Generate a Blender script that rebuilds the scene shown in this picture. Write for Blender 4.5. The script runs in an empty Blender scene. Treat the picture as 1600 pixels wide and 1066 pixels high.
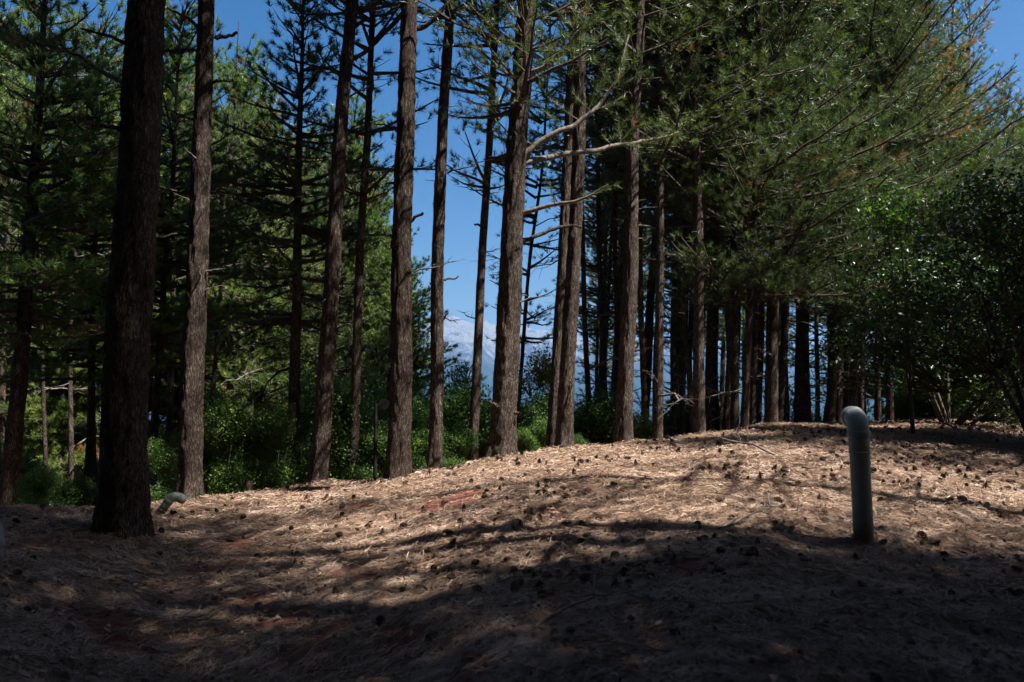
import bpy, math, random
import numpy as np
from mathutils import Vector, Matrix

# ------------------------------------------------------------------ camera, sky, sun, exposure
F = 1244.0                       # focal length in photo pixels (28 mm on 36 mm)
PITCH = math.radians(3.08)
EYE = 1.6
scene = bpy.context.scene
col = scene.collection
cam_d = bpy.data.cameras.new('camera'); cam = bpy.data.objects.new('camera', cam_d); col.objects.link(cam)
cam.location = (0, 0, EYE); cam.rotation_euler = (math.radians(90) + PITCH, 0, 0)
cam_d.sensor_width = 36; cam_d.lens = 36 * F / 1600; cam_d.clip_start = 0.05; cam_d.clip_end = 40000
cam_d.dof.use_dof = True; cam_d.dof.focus_distance = 12.5; cam_d.dof.aperture_fstop = 2.4
scene.camera = cam
SUN_EL, SUN_AZ = math.radians(58), math.radians(112)      # azimuth clockwise from the view direction
sdir = Vector((math.sin(SUN_AZ) * math.cos(SUN_EL), math.cos(SUN_AZ) * math.cos(SUN_EL), math.sin(SUN_EL)))
world = bpy.data.worlds.new('World'); scene.world = world; world.use_nodes = True
wn, wl = world.node_tree.nodes, world.node_tree.links
wn.clear()
sky = wn.new('ShaderNodeTexSky'); sky.sky_type = 'NISHITA'; sky.sun_disc = False
sky.sun_elevation = SUN_EL; sky.sun_rotation = SUN_AZ; sky.altitude = 900; sky.dust_density = 4.0; sky.ozone_density = 2.5
hs = wn.new('ShaderNodeHueSaturation'); hs.inputs['Saturation'].default_value = 1.42; hs.inputs['Value'].default_value = 1.0
bg = wn.new('ShaderNodeBackground'); bg.inputs['Strength'].default_value = 0.05
wo = wn.new('ShaderNodeOutputWorld')
wl.new(sky.outputs[0], hs.inputs['Color']); wl.new(hs.outputs[0], bg.inputs['Color']); wl.new(bg.outputs[0], wo.inputs['Surface'])
sun_d = bpy.data.lights.new('sun', 'SUN'); sun_d.energy = 5.0; sun_d.angle = math.radians(0.53); sun_d.color = (1, .95, .88)
sun = bpy.data.objects.new('sun', sun_d); col.objects.link(sun); sun.location = (20, 5, 40)
sun.rotation_euler = sdir.to_track_quat('Z', 'Y').to_euler()
vs = scene.view_settings; vs.view_transform = 'Standard'; vs.look = 'None'; vs.exposure = 1.42; vs.gamma = 1; vs.use_curve_mapping = False
cy = scene.cycles
cy.max_bounces = 4; cy.diffuse_bounces = 1; cy.glossy_bounces = 1; cy.transmission_bounces = 2; cy.volume_bounces = 0
cy.caustics_reflective = False; cy.caustics_refractive = False

# ------------------------------------------------------------------ numpy helpers
rng = np.random.default_rng(7)
def hash3(ix, iy, iz, seed):
    h = (ix.astype(np.int64) * 374761393 + iy.astype(np.int64) * 668265263 + iz.astype(np.int64) * 2147483647 + seed * 1274126177) & 0xffffffff
    h = ((h ^ (h >> 13)) * 1274126177) & 0xffffffff
    h = (h ^ (h >> 16)) & 0xffffffff
    return h / 4294967295.0
def vnoise(x, y, z=None, seed=0):
    x = np.asarray(x, float); y = np.asarray(y, float); z = np.zeros_like(x) if z is None else np.asarray(z, float)
    ix, iy, iz = np.floor(x), np.floor(y), np.floor(z)
    fx, fy, fz = x - ix, y - iy, z - iz
    fx, fy, fz = [f * f * (3 - 2 * f) for f in (fx, fy, fz)]
    r = 0
    for a in (0, 1):
        for b in (0, 1):
            for c in (0, 1):
                w = (fx if a else 1 - fx) * (fy if b else 1 - fy) * (fz if c else 1 - fz)
                r = r + w * hash3(ix + a, iy + b, iz + c, seed)
    return r * 2 - 1
def fbm(x, y, z=None, oct=4, seed=0):
    r = 0; a = 1; t = 0; f = 1
    for k in range(oct):
        r = r + a * vnoise(np.asarray(x) * f + 17.3 * k, np.asarray(y) * f + 5.1 * k, None if z is None else np.asarray(z) * f, seed + k)
        t += a; a *= .5; f *= 2.03
    return r / t
def sm(a, b, x):
    t = np.clip((x - a) / (b - a), 0, 1); return t * t * (3 - 2 * t)

def make_mesh(name, V, faces, mats, midx=None, attrs=None, smooth=False):
    """faces: list of int arrays (n,3) or (n,4); midx: list of material index per block"""
    me = bpy.data.meshes.new(name)
    V = np.asarray(V, np.float32)
    me.vertices.add(len(V)); me.vertices.foreach_set('co', V.ravel())
    fl = [f for f in faces if len(f)]
    mi = [m for f, m in zip(faces, midx or [0] * len(faces)) if len(f)]
    loops = np.concatenate([f.ravel() for f in fl]).astype(np.int32)
    sizes = np.concatenate([np.full(len(f), f.shape[1]) for f in fl]).astype(np.int32)
    starts = np.concatenate([[0], np.cumsum(sizes)[:-1]]).astype(np.int32)
    me.loops.add(len(loops)); me.loops.foreach_set('vertex_index', loops)
    me.polygons.add(len(sizes)); me.polygons.foreach_set('loop_start', starts)
    me.polygons.foreach_set('material_index', np.concatenate([np.full(len(f), m) for f, m in zip(fl, mi)]).astype(np.int32))
    me.polygons.foreach_set('use_smooth', np.full(len(sizes), bool(smooth)))
    for m in mats: me.materials.append(m)
    me.update(calc_edges=True)
    for k, v in (attrs or {}).items():
        a = me.attributes.new(k, 'FLOAT', 'POINT'); a.data.foreach_set('value', np.asarray(v, np.float32))
    return me
def link(name, data, parent=None):
    o = bpy.data.objects.new(name, data); col.objects.link(o)
    if parent: o.parent = parent
    return o
def tag(o, label=None, cat=None, group=None, kind=None):
    if label: o['label'] = label
    if cat: o['category'] = cat
    if group: o['group'] = group
    if kind: o['kind'] = kind
    return o

class MB:
    """collects vertices / faces with a material index and one float attribute 'v'"""
    def __init__(s): s.V = []; s.F = {}; s.A = []; s.n = 0
    def add(s, V, faces, m=0, a=0.0):
        V = np.asarray(V, float)
        faces = np.asarray(faces, int) + s.n
        s.V.append(V); s.A.append(np.broadcast_to(np.asarray(a, float), (len(V),)))
        s.F.setdefault((faces.shape[1], m), []).append(faces); s.n += len(V)
    def mesh(s, name, mats, smooth=False):
        ks = list(s.F)
        return make_mesh(name, np.concatenate(s.V), [np.concatenate(s.F[k]) for k in ks], mats, [k[1] for k in ks], {'v': np.concatenate(s.A)}, smooth)
def tube(P, R, n=6, cap=True):
    P = np.asarray(P, float); R = np.asarray(R, float); k = len(P)
    T = np.gradient(P, axis=0); T /= np.linalg.norm(T, axis=1)[:, None] + 1e-9
    ref = np.array([0, 0, 1.]) if abs(T[0, 2]) < .85 else np.array([1., 0, 0])
    A = np.cross(T, ref); A /= np.linalg.norm(A, axis=1)[:, None] + 1e-9
    B = np.cross(T, A)
    th = np.arange(n) * 2 * math.pi / n
    V = P[:, None] + R[:, None, None] * (A[:, None] * np.cos(th)[None, :, None] + B[:, None] * np.sin(th)[None, :, None])
    i = np.arange(k - 1)[:, None] * n; j = np.arange(n)[None]; j2 = (j + 1) % n
    Fq = np.stack([i + j, i + j2, i + n + j2, i + n + j], -1).reshape(-1, 4)
    return V.reshape(-1, 3), Fq

# ------------------------------------------------------------------ pixel <-> place
def ray(x, y):
    cx, cy_ = (x - 800) / F, (533 - y) / F
    return np.array([cx, math.cos(PITCH) - cy_ * math.sin(PITCH), math.sin(PITCH) + cy_ * math.cos(PITCH)])
def at(x, y, Y):
    r = ray(x, y); p = r * (Y / r[1]); p[2] += EYE; return p

CX = np.array([-300, 0, 130, 290, 380, 450, 600, 770, 880, 1000, 1100, 1180, 1250, 1480, 1600, 1900], float)
CYP = np.array([806, 802, 795, 781, 769, 761, 746, 721, 707, 692, 678, 668, 662, 662, 668, 676], float)
CD = np.array([8.0, 8.6, 9.5, 11.3, 11.8, 12, 12, 12, 12.3, 13, 14, 15, 16.5, 18, 18, 18], float)
CU = (CX - 800) / F
CZ = np.array([at(x, y, d)[2] for x, y, d in zip(CX, CYP, CD)])
def ground_base(X, Y):
    X = np.asarray(X, float); Y = np.asarray(Y, float)
    u = np.clip(X / np.maximum(Y, 3.0), CU[0], CU[-1])
    z_c = (np.interp(u - .02, CU, CZ) + np.interp(u + .02, CU, CZ) + np.interp(u, CU, CZ)) / 3
    D = np.interp(u, CU, CD)
    t = np.clip(Y / D, 0, 1)
    z = z_c * (1 - (1 - t) ** 3)
    dd = np.maximum(Y - D, 0)
    drop = .16 * (np.sqrt(dd * dd + 4) - 2) + .14 * dd
    drop = np.where(dd > 1200, drop[()] if np.ndim(drop) == 0 else drop, drop)
    z = z - 340 * (1 - np.exp(-drop / 340))
    # unseen rise behind and to the right, added to block low sky light
    z = z + .22 * np.clip(-Y - 5, 0, 60) + .14 * np.clip(X - 11, 0, 40) * (1 - sm(6, 16, Y))
    return z
HERO = [
 # xb, yb, xt, yt, w, Y, H, crown, label, ndead
 (192, 812, 234, 0, 68, 7.9, 17, 'umb', 'thickest dark pine trunk close to the camera at the left, in deep shade', 3),
 (296, 775, 328, 0, 34, 11.2, 18, 'tall2', 'sun-speckled scaly pine trunk just right of the thickest dark trunk', 12),
 (458, 750, 470, 100, 19, 14.5, 10, 'small', 'slim pine with long dead side branches, pale at mid height, left of the leaning trunk', 6),
 (497, 750, 548, 0, 26, 12.6, 18, 'tall1', 'pine leaning right between the slim dark-based pine and the thinnest pale pole', 7),
 (549, 748, 584, 0, 15, 14.0, 16, 'mid', 'thin straight pine pole just right of the leaning trunk', 5),
 (622, 740, 646, 0, 34, 11.3, 18, 'umb', 'stout pine left of the open sky with a diagonal shadow across its sunlit right side', 4),
 (679, 728, 699, 0, 21, 13.0, 18, 'tall1', 'dark pine standing alone in the middle of the sky gap', 7),
 (739, 716, 778, 0, 15, 14.2, 17, 'mid', 'thin dark pine leaning right at the right edge of the sky gap', 7),
 (784, 706, 826, 0, 38, 11.8, 18, 'hero8', 'thick pine with heavy limbs reaching right above the mound crest', 5),
 (806, 700, 838, 300, 8, 19, 15, 'thin1', 'thin crooked pine right behind the thick pine with heavy limbs', 8),
 (863, 706, 893, 100, 20, 13.3, 17, 'tall1', 'darker left one of the two pines that touch at the foot', 3),
 (882, 706, 898, 0, 24, 12.7, 18, 'tall2', 'brown sunlit right one of the two pines that touch at the foot', 5),
 (924, 696, 912, 350, 10, 17, 14, 'tall3', 'slender pine tilting left beside the touching pair', 8),
 (946, 696, 941, 400, 10, 18, 14, 'thin2', 'slender dark pine midway between the touching pair and the flared brown trunk', 8),
 (973, 690, 992, 200, 25, 13.4, 18, 'tall3', 'brown pine with a sunlit flared foot at the edge of the bright needle slope', 6),
 (966, 690, 963, 440, 10, 17, 16, 'tall3', 'narrow dark pine half hidden behind the flared brown trunk', 6),
 (1008, 688, 998, 440, 10, 16, 15, 'thin2', 'thin pine with a pale foot just right of the flared brown trunk', 8),
 (1027, 686, 1028, 200, 15, 14.6, 17, 'hero8', 'straight black pine trunk with a tuft of green at mid height', 6),
 (1051, 684, 1062, 440, 9, 18, 15, 'tall3', 'thin dark pine leaning right beside two white-footed poles', 6),
 (1066, 683, 1070, 440, 7, 17, 14, 'thin1', 'left one of the two thin poles with white sunlit feet', 6),
 (1082, 681, 1072, 440, 8, 16, 15, 'thin2', 'right one of the two thin poles with white sunlit feet', 6),
 (1094, 679, 1085, 300, 18, 14.8, 17, 'hero8', 'sturdy dark pine tilting slightly left behind the crest', 6),
 (1106, 676, 1115, 440, 11, 18, 16, 'tall1', 'dark pine leaning right next to the sturdy left-tilting one', 6),
 (1121, 672, 1120, 300, 9, 19, 15, 'thin1', 'narrow upright pine in shade behind the crest left of two rim-lit trunks', 7),
 (1133, 674, 1152, 440, 11, 16.5, 16, 'tall3', 'shaded pine leaning right with a curled dead twig near its foot', 6),
 (1148, 671, 1153, 250, 13, 16, 17, 'near3', 'left one of two pines with a thin sunlit rim', 8),
 (1163, 668, 1176, 250, 13, 15.5, 17, 'tall2', 'right one of two rim-lit pines, white on its lower right side and carrying stubs', 9),
 (1185, 665, 1182, 300, 8, 20, 15, 'thin2', 'thin shaded pine left of the broad dark trunk at the end of the crest', 7),
 (1205, 663, 1208, 150, 20, 16.6, 18, 'near3', 'broad dark pine standing where the sloping crest turns level', 6),
 (1217, 662, 1234, 440, 12, 17.5, 16, 'tall1', 'leaning pine with a sunlit edge right of the broad dark trunk', 9),
 (1246, 662, 1245, 300, 10, 19, 16, 'tall3', 'upright pine in the dark stand left of the tree that leans right', 8),
 (1263, 661, 1262, 300, 11, 21, 16, 'thin2', 'pine close left of the tree that leans right at the level crest', 6),
 (1293, 661, 1320, 440, 14, 18.5, 17, 'near3', 'dark pine leaning clearly right behind the level crest', 8),
 (1306, 661, 1308, 400, 9, 22, 16, 'tall3', 'straight pine crossing behind the clearly leaning one', 5),
 (1326, 661, 1328, 400, 9, 20.5, 16, 'thin1', 'slender pine rising right behind the grey vent pipe', 7),
 (1345, 661, 1343, 400, 9, 21, 16, 'tall3', 'slender pine whose foot hides behind the elbow of the vent pipe', 7),
 (1372, 661, 1366, 400, 10, 20, 16, 'tall1', 'first dark pine right of the vent pipe', 7),
 (1390, 661, 1386, 400, 11, 19.5, 17, 'near1', 'second dark pine right of the vent pipe, with a pale spot at its foot', 7),
 (1412, 661, 1410, 400, 7, 23, 15, 'thin2', 'thin third pine right of the vent pipe', 7),
 (14, 780, 42, 380, 26, 12.5, 10, 'smallL', 'dark leaning pine with dead branches at the far left edge of the woods', 9),
 (132, 790, 142, 400, 12, 15, 10, 'smallL', 'thin pine standing in a patch of light left of the thickest trunk', 8),
 (148, 760, 150, 380, 13, 17, 10, None, 'pine with a white sun fleck, nearly hidden by the thickest trunk', 6),
 (243, 720, 262, 380, 13, 15, 10, 'smallL', 'left one of the dark poles between the thickest and the sun-speckled trunk', 8),
 (262, 720, 272, 380, 11, 17, 10, None, 'middle one of the dark poles between the thickest and the sun-speckled trunk', 8),
 (277, 720, 290, 380, 11, 16, 10, None, 'right one of the dark poles between the thickest and the sun-speckled trunk', 8),
 (320, 740, 340, 440, 10, 17, 10, None, 'thin leaning pine in shade right of the sun-speckled trunk', 7),
 (398, 720, 408, 400, 11, 20, 10, 'smallL', 'pale pine trunk seen through the branches over the dark thicket', 7),
 (70, 760, 62, 400, 8, 19, 10, None, 'thin pale stem deep in the woods at the left', 7),
 (110, 760, 114, 420, 9, 18, 10, None, 'stem with a bright fleck left of the pine in a patch of light', 7),
]
# (x, y of each trunk foot, radius)
FEET = [(at(h[0], h[1], h[5])[0], h[5], h[4] / F * h[5] / 2) for h in HERO if h[5] < 15]
def relief(X, Y):
    a = X * .97 + Y * .25; b = -X * .25 + Y * .97         # drifts run a little diagonally
    h = .05 * fbm(a * 1.1, b * 2.3, oct=3, seed=3) + .045 * (.5 - np.abs(fbm(a * 3.2, b * 5.5, oct=3, seed=9)))
    h += .10 * fbm(X * .35, Y * .35, oct=2, seed=21)
    for fx, fy, fr in FEET:
        q = np.hypot(X - fx, Y - fy); h = h + (.05 + .25 * fr) * np.exp(-(q / (fr * 2.2 + .12)) ** 2)
    q = np.hypot(X - 2.41, Y - 5.6); h = h + .035 * np.exp(-(q / .16) ** 2)
    return h
def ground_z(X, Y):
    r = np.hypot(X, Y)
    return ground_base(X, Y) + relief(X, Y) * np.clip(1.4 - np.asarray(Y) / 40, 0, 1) * (1 - sm(40, 60, r))
def gz(x, y): return float(ground_z(np.array([x]), np.array([y]))[0])
def ground_hit(px, py):
    for Y in np.arange(2.5, 22, .02):
        p = at(px, py, Y)
        if p[2] < gz(p[0], p[1]): return p
    return at(px, py, 12)

# ------------------------------------------------------------------ materials
def mat(name):
    m = bpy.data.materials.new(name); m.use_nodes = True
    n = m.node_tree.nodes; l = m.node_tree.links
    return m, n, l, n['Principled BSDF'], n['Material Output']
def node(n, t, **kw):
    x = n.new(t)
    for k, v in kw.items():
        if k in x.inputs.keys() if hasattr(x.inputs, 'keys') else False: x.inputs[k].default_value = v
        else: setattr(x, k, v)
    return x
def ramp(n, stops):
    r = n.new('ShaderNodeValToRGB'); e = r.color_ramp.elements
    while len(e) > 1: e.remove(e[-1])
    e[0].position = stops[0][0]; e[0].color = (*stops[0][1], 1)
    for p, c in stops[1:]:
        q = e.new(p); q.color = (*c, 1)
    return r
def noise(n, l, vec, scale, detail=4, rough=.55, dist=0):
    x = n.new('ShaderNodeTexNoise'); x.inputs['Scale'].default_value = scale; x.inputs['Detail'].default_value = detail
    x.inputs['Roughness'].default_value = rough; x.inputs['Distortion'].default_value = dist
    if vec: l.new(vec, x.inputs['Vector'])
    return x
def mapping(n, l, vec, sc, rot=(0, 0, 0)):
    m = n.new('ShaderNodeMapping'); m.inputs['Scale'].default_value = sc; m.inputs['Rotation'].default_value = rot
    l.new(vec, m.inputs['Vector']); return m.outputs[0]
def mixc(n, l, f, a, b, mode='MIX'):
    x = n.new('ShaderNodeMix'); x.data_type = 'RGBA'; x.blend_type = mode
    for i, v in ((0, f), (6, a), (7, b)):
        if hasattr(v, 'links'): l.new(v, x.inputs[i])
        else: x.inputs[i].default_value = v if i == 0 else (*v, 1)
    return x.outputs[2]
def bump(n, l, h, strength, dist, b):
    x = n.new('ShaderNodeBump'); x.inputs['Strength'].default_value = strength; x.inputs['Distance'].default_value = dist
    l.new(h, x.inputs['Height']); l.new(x.outputs[0], b.inputs['Normal']); return x

def bark_mat():
    m, n, l, b, o = mat('pine_bark')
    tc = n.new('ShaderNodeTexCoord'); oi = n.new('ShaderNodeObjectInfo')
    v1 = mapping(n, l, tc.outputs['Object'], (1, 1, .2))
    vo = n.new('ShaderNodeTexVoronoi'); vo.feature = 'DISTANCE_TO_EDGE'; vo.inputs['Scale'].default_value = 38
    nz = noise(n, l, v1, 26, 5, .7)
    mx = n.new('ShaderNodeVectorMath'); mx.operation = 'ADD'
    sc = n.new('ShaderNodeVectorMath'); sc.operation = 'SCALE'; sc.inputs['Scale'].default_value = .10
    l.new(nz.outputs['Color'], sc.inputs[0]); l.new(v1, mx.inputs[0]); l.new(sc.outputs[0], mx.inputs[1]); l.new(mx.outputs[0], vo.inputs['Vector'])
    r1 = ramp(n, [(0, (.02, .015, .012)), (.05, (.07, .052, .042)), (.14, (.17, .14, .122)), (.4, (.335, .295, .265)), (1, (.43, .395, .36))])
    l.new(vo.outputs['Distance'], r1.inputs[0])
    n2 = noise(n, l, tc.outputs['Object'], 3.0, 5); r2 = ramp(n, [(.32, (.5, .45, .41)), (.5, (.9, .84, .79)), (.66, (1.15, 1.12, 1.08))]); l.new(n2.outputs[0], r2.inputs[0])
    c = mixc(n, l, 1.0, r1.outputs[0], r2.outputs[0], 'MULTIPLY')
    n3 = noise(n, l, mapping(n, l, tc.outputs['Object'], (1, 1, .4)), 75, 5, .7); c = mixc(n, l, .8, c, n3.outputs['Color'], 'SOFT_LIGHT')
    r4 = ramp(n, [(0, (.66, .62, .60)), (.5, (.9, .88, .87)), (1, (1.12, 1.1, 1.08))]); l.new(oi.outputs['Random'], r4.inputs[0])
    c = mixc(n, l, 1.0, c, r4.outputs[0], 'MULTIPLY')
    l.new(c, b.inputs['Base Color']); b.inputs['Roughness'].default_value = .93; b.inputs['Specular IOR Level'].default_value = .15
    ad = n.new('ShaderNodeMath'); ad.operation = 'MULTIPLY_ADD'; ad.inputs[1].default_value = .35; l.new(n3.outputs[0], ad.inputs[0]); l.new(vo.outputs['Distance'], ad.inputs[2])
    bump(n, l, ad.outputs[0], 1.0, .055, b)
    return m
def twig_mat(nm, c1, c2):
    m, n, l, b, o = mat(nm)
    tc = n.new('ShaderNodeTexCoord'); nz = noise(n, l, tc.outputs['Object'], 20, 3)
    r = ramp(n, [(.3, c1), (.7, c2)]); l.new(nz.outputs[0], r.inputs[0]); l.new(r.outputs[0], b.inputs['Base Color'])
    b.inputs['Roughness'].default_value = .9; bump(n, l, nz.outputs[0], .5, .01, b)
    return m
def leaf_mat(name, stops, trans, rough=.5, spec=.4, tcol=None):
    m, n, l, b, o = mat(name)
    at_ = n.new('ShaderNodeAttribute'); at_.attribute_name = 'v'
    oi = n.new('ShaderNodeObjectInfo')
    r = ramp(n, stops); l.new(at_.outputs['Fac'], r.inputs[0])
    r4 = ramp(n, [(0, (.7, .78, .8)), (.5, (1, 1, 1)), (1, (1.25, 1.15, .9))]); l.new(oi.outputs['Random'], r4.inputs[0])
    c = mixc(n, l, 1.0, r.outputs[0], r4.outputs[0], 'MULTIPLY')
    l.new(c, b.inputs['Base Color']); b.inputs['Roughness'].default_value = rough; b.inputs['Specular IOR Level'].default_value = spec
    t = n.new('ShaderNodeBsdfTranslucent'); c2 = mixc(n, l, 1.0, c, tcol or (1.5, 1.7, .7), 'MULTIPLY'); l.new(c2, t.inputs['Color'])
    ms = n.new('ShaderNodeMixShader'); ms.inputs[0].default_value = trans
    l.new(b.outputs[0], ms.inputs[1]); l.new(t.outputs[0], ms.inputs[2]); l.new(ms.outputs[0], o.inputs['Surface'])
    return m
BARK = bark_mat(); WOOD = twig_mat('dead_wood', (.06, .048, .04), (.24, .205, .18)); TWIG = twig_mat('live_twig', (.035, .026, .02), (.11, .085, .065))
NEEDLE = leaf_mat('pine_needles', [(0, (.035, .06, .02)), (.45, (.072, .105, .038)), (.86, (.14, .18, .066)), (.90, (.22, .12, .055)), (1, (.30, .16, .08))], .28, .42, .5)
NEEDLE_L = leaf_mat('light_pine_needles', [(0, (.05, .09, .025)), (.45, (.12, .185, .055)), (.86, (.21, .27, .09)), (.90, (.22, .12, .055)), (1, (.30, .16, .08))], .35, .42, .5)  # young pines' lighter green, raised to stand in for sun on left crowns
LEAF = leaf_mat('broad_leaves', [(0, (.03, .07, .018)), (.5, (.07, .14, .03)), (1, (.15, .24, .05))], .4, .45, .5)
LEAF_D = leaf_mat('shaded_glossy_leaves', [(0, (.012, .028, .008)), (.5, (.025, .055, .014)), (1, (.05, .095, .022))], .25, .4, .55)  # darker copy of broad_leaves; shade on the right-hand trees is in the colour
LEAF_Y = leaf_mat('yellowing_leaves', [(0, (.06, .10, .02)), (.5, (.12, .15, .03)), (.8, (.26, .20, .06)), (1, (.34, .2, .09))], .35, .5, .4)
def litter_mat():
    m, n, l, b, o = mat('needle_litter')
    at_ = n.new('ShaderNodeAttribute'); at_.attribute_name = 'v'
    r = ramp(n, [(0, (.09, .05, .034)), (.35, (.26, .16, .105)), (.7, (.44, .305, .22)), (1, (.64, .50, .40))]); l.new(at_.outputs['Fac'], r.inputs[0])
    l.new(r.outputs[0], b.inputs['Base Color']); b.inputs['Roughness'].default_value = .6; b.inputs['Specular IOR Level'].default_value = .3
    return m
LITTER = litter_mat()
def ground_mat():
    m, n, l, b, o = mat('forest_floor')
    g = n.new('ShaderNodeNewGeometry'); P = g.outputs['Position']
    bare = n.new('ShaderNodeAttribute'); bare.attribute_name = 'bare'
    far = n.new('ShaderNodeAttribute'); far.attribute_name = 'far'
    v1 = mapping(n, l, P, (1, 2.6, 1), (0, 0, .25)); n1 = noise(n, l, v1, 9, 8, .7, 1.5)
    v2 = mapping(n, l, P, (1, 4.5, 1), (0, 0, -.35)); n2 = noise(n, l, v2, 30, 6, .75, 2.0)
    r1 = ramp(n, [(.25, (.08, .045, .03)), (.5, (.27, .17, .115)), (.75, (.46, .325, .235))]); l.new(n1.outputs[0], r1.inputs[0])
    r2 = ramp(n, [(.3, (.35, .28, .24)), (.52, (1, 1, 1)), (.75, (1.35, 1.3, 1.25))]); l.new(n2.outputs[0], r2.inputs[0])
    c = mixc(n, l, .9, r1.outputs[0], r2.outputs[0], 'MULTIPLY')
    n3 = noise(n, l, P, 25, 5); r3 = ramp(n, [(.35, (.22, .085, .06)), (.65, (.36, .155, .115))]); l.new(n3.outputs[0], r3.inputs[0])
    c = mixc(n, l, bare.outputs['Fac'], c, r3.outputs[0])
    n4 = noise(n, l, P, .02, 6, .6); r4 = ramp(n, [(.35, (.04, .06, .022)), (.55, (.08, .10, .04)), (.7, (.16, .14, .08))]); l.new(n4.outputs[0], r4.inputs[0])
    c = mixc(n, l, far.outputs['Fac'], c, r4.outputs[0])
    l.new(c, b.inputs['Base Color']); b.inputs['Roughness'].default_value = .9; b.inputs['Specular IOR Level'].default_value = .15
    ad = n.new('ShaderNodeMath'); ad.operation = 'ADD'; l.new(n1.outputs[0], ad.inputs[0]); l.new(n2.outputs[0], ad.inputs[1])
    bump(n, l, ad.outputs[0], .9, .05, b)
    return m
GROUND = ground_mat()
def mount_mat():
    m, n, l, b, o = mat('mountain_rock')
    g = n.new('ShaderNodeNewGeometry'); P = g.outputs['Position']
    s = n.new('ShaderNodeSeparateXYZ'); l.new(P, s.inputs[0])
    nn = noise(n, l, P, .0016, 8, .65, .6); n2 = noise(n, l, mapping(n, l, P, (1, 1, .35)), .009, 8, .75)
    mr = n.new('ShaderNodeMapRange'); mr.inputs[1].default_value = -250; mr.inputs[2].default_value = 560; l.new(s.outputs['Z'], mr.inputs[0])
    a = n.new('ShaderNodeMath'); a.operation = 'MULTIPLY_ADD'; a.inputs[1].default_value = .9; l.new(nn.outputs[0], a.inputs[0]); l.new(mr.outputs[0], a.inputs[2])
    a2 = n.new('ShaderNodeMath'); a2.operation = 'MULTIPLY_ADD'; a2.inputs[1].default_value = 1.5; l.new(n2.outputs[0], a2.inputs[0]); l.new(a.outputs[0], a2.inputs[2])
    r = ramp(n, [(.55, (.03, .05, .03)), (.78, (.04, .06, .045)), (.90, (.09, .105, .105)), (.97, (.20, .205, .205)), (1.0, (.36, .36, .355))])
    sc = n.new('ShaderNodeMath'); sc.operation = 'MULTIPLY'; sc.inputs[1].default_value = .5; l.new(a2.outputs[0], sc.inputs[0])
    l.new(sc.outputs[0], r.inputs[0]); l.new(r.outputs[0], b.inputs['Base Color']); b.inputs['Roughness'].default_value = 1; b.inputs['Specular IOR Level'].default_value = 0
    bump(n, l, n2.outputs[0], 1, 160, b)
    return m
MOUNT = mount_mat()
def plain(name, c1, c2, scale, rough, bmp=.2):
    m, n, l, b, o = mat(name); tc = n.new('ShaderNodeTexCoord'); nz = noise(n, l, tc.outputs['Object'], scale, 6, .65)
    r = ramp(n, [(.35, c1), (.65, c2)]); l.new(nz.outputs[0], r.inputs[0]); l.new(r.outputs[0], b.inputs['Base Color'])
    b.inputs['Roughness'].default_value = rough; b.inputs['Specular IOR Level'].default_value = .15; bump(n, l, nz.outputs[0], bmp, .004, b); return m
def pvc_mat():
    m, n, l, b, o = mat('grey_pvc'); tc = n.new('ShaderNodeTexCoord'); s_ = n.new('ShaderNodeSeparateXYZ'); l.new(tc.outputs['Object'], s_.inputs[0])
    nz = noise(n, l, mapping(n, l, tc.outputs['Object'], (1, 1, .35)), 14, 6, .7); r = ramp(n, [(.3, (.17, .195, .19)), (.7, (.29, .32, .31))]); l.new(nz.outputs[0], r.inputs[0])
    n2 = noise(n, l, tc.outputs['Object'], 30, 5, .7); mu = n.new('ShaderNodeMath'); mu.operation = 'MULTIPLY_ADD'; mu.inputs[1].default_value = -.25; l.new(n2.outputs[0], mu.inputs[0]); l.new(s_.outputs['Z'], mu.inputs[2])
    mr = n.new('ShaderNodeMapRange'); mr.inputs[1].default_value = -.06; mr.inputs[2].default_value = .09; mr.inputs[3].default_value = .9; mr.inputs[4].default_value = 0; l.new(mu.outputs[0], mr.inputs[0])
    c = mixc(n, l, mr.outputs[0], r.outputs[0], (.09, .055, .035)); n3 = noise(n, l, tc.outputs['Object'], 90, 3); r3 = ramp(n, [(.62, (0, 0, 0)), (.7, (1, 1, 1))]); l.new(n3.outputs[0], r3.inputs[0])
    c = mixc(n, l, r3.outputs[0], c, (.26, .26, .23)); l.new(c, b.inputs['Base Color']); b.inputs['Roughness'].default_value = .5; bump(n, l, nz.outputs[0], .25, .004, b); return m
PVC = pvc_mat()
IRON = plain('dark_metal', (.008, .008, .008), (.02, .018, .017), 12, .7)

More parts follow.
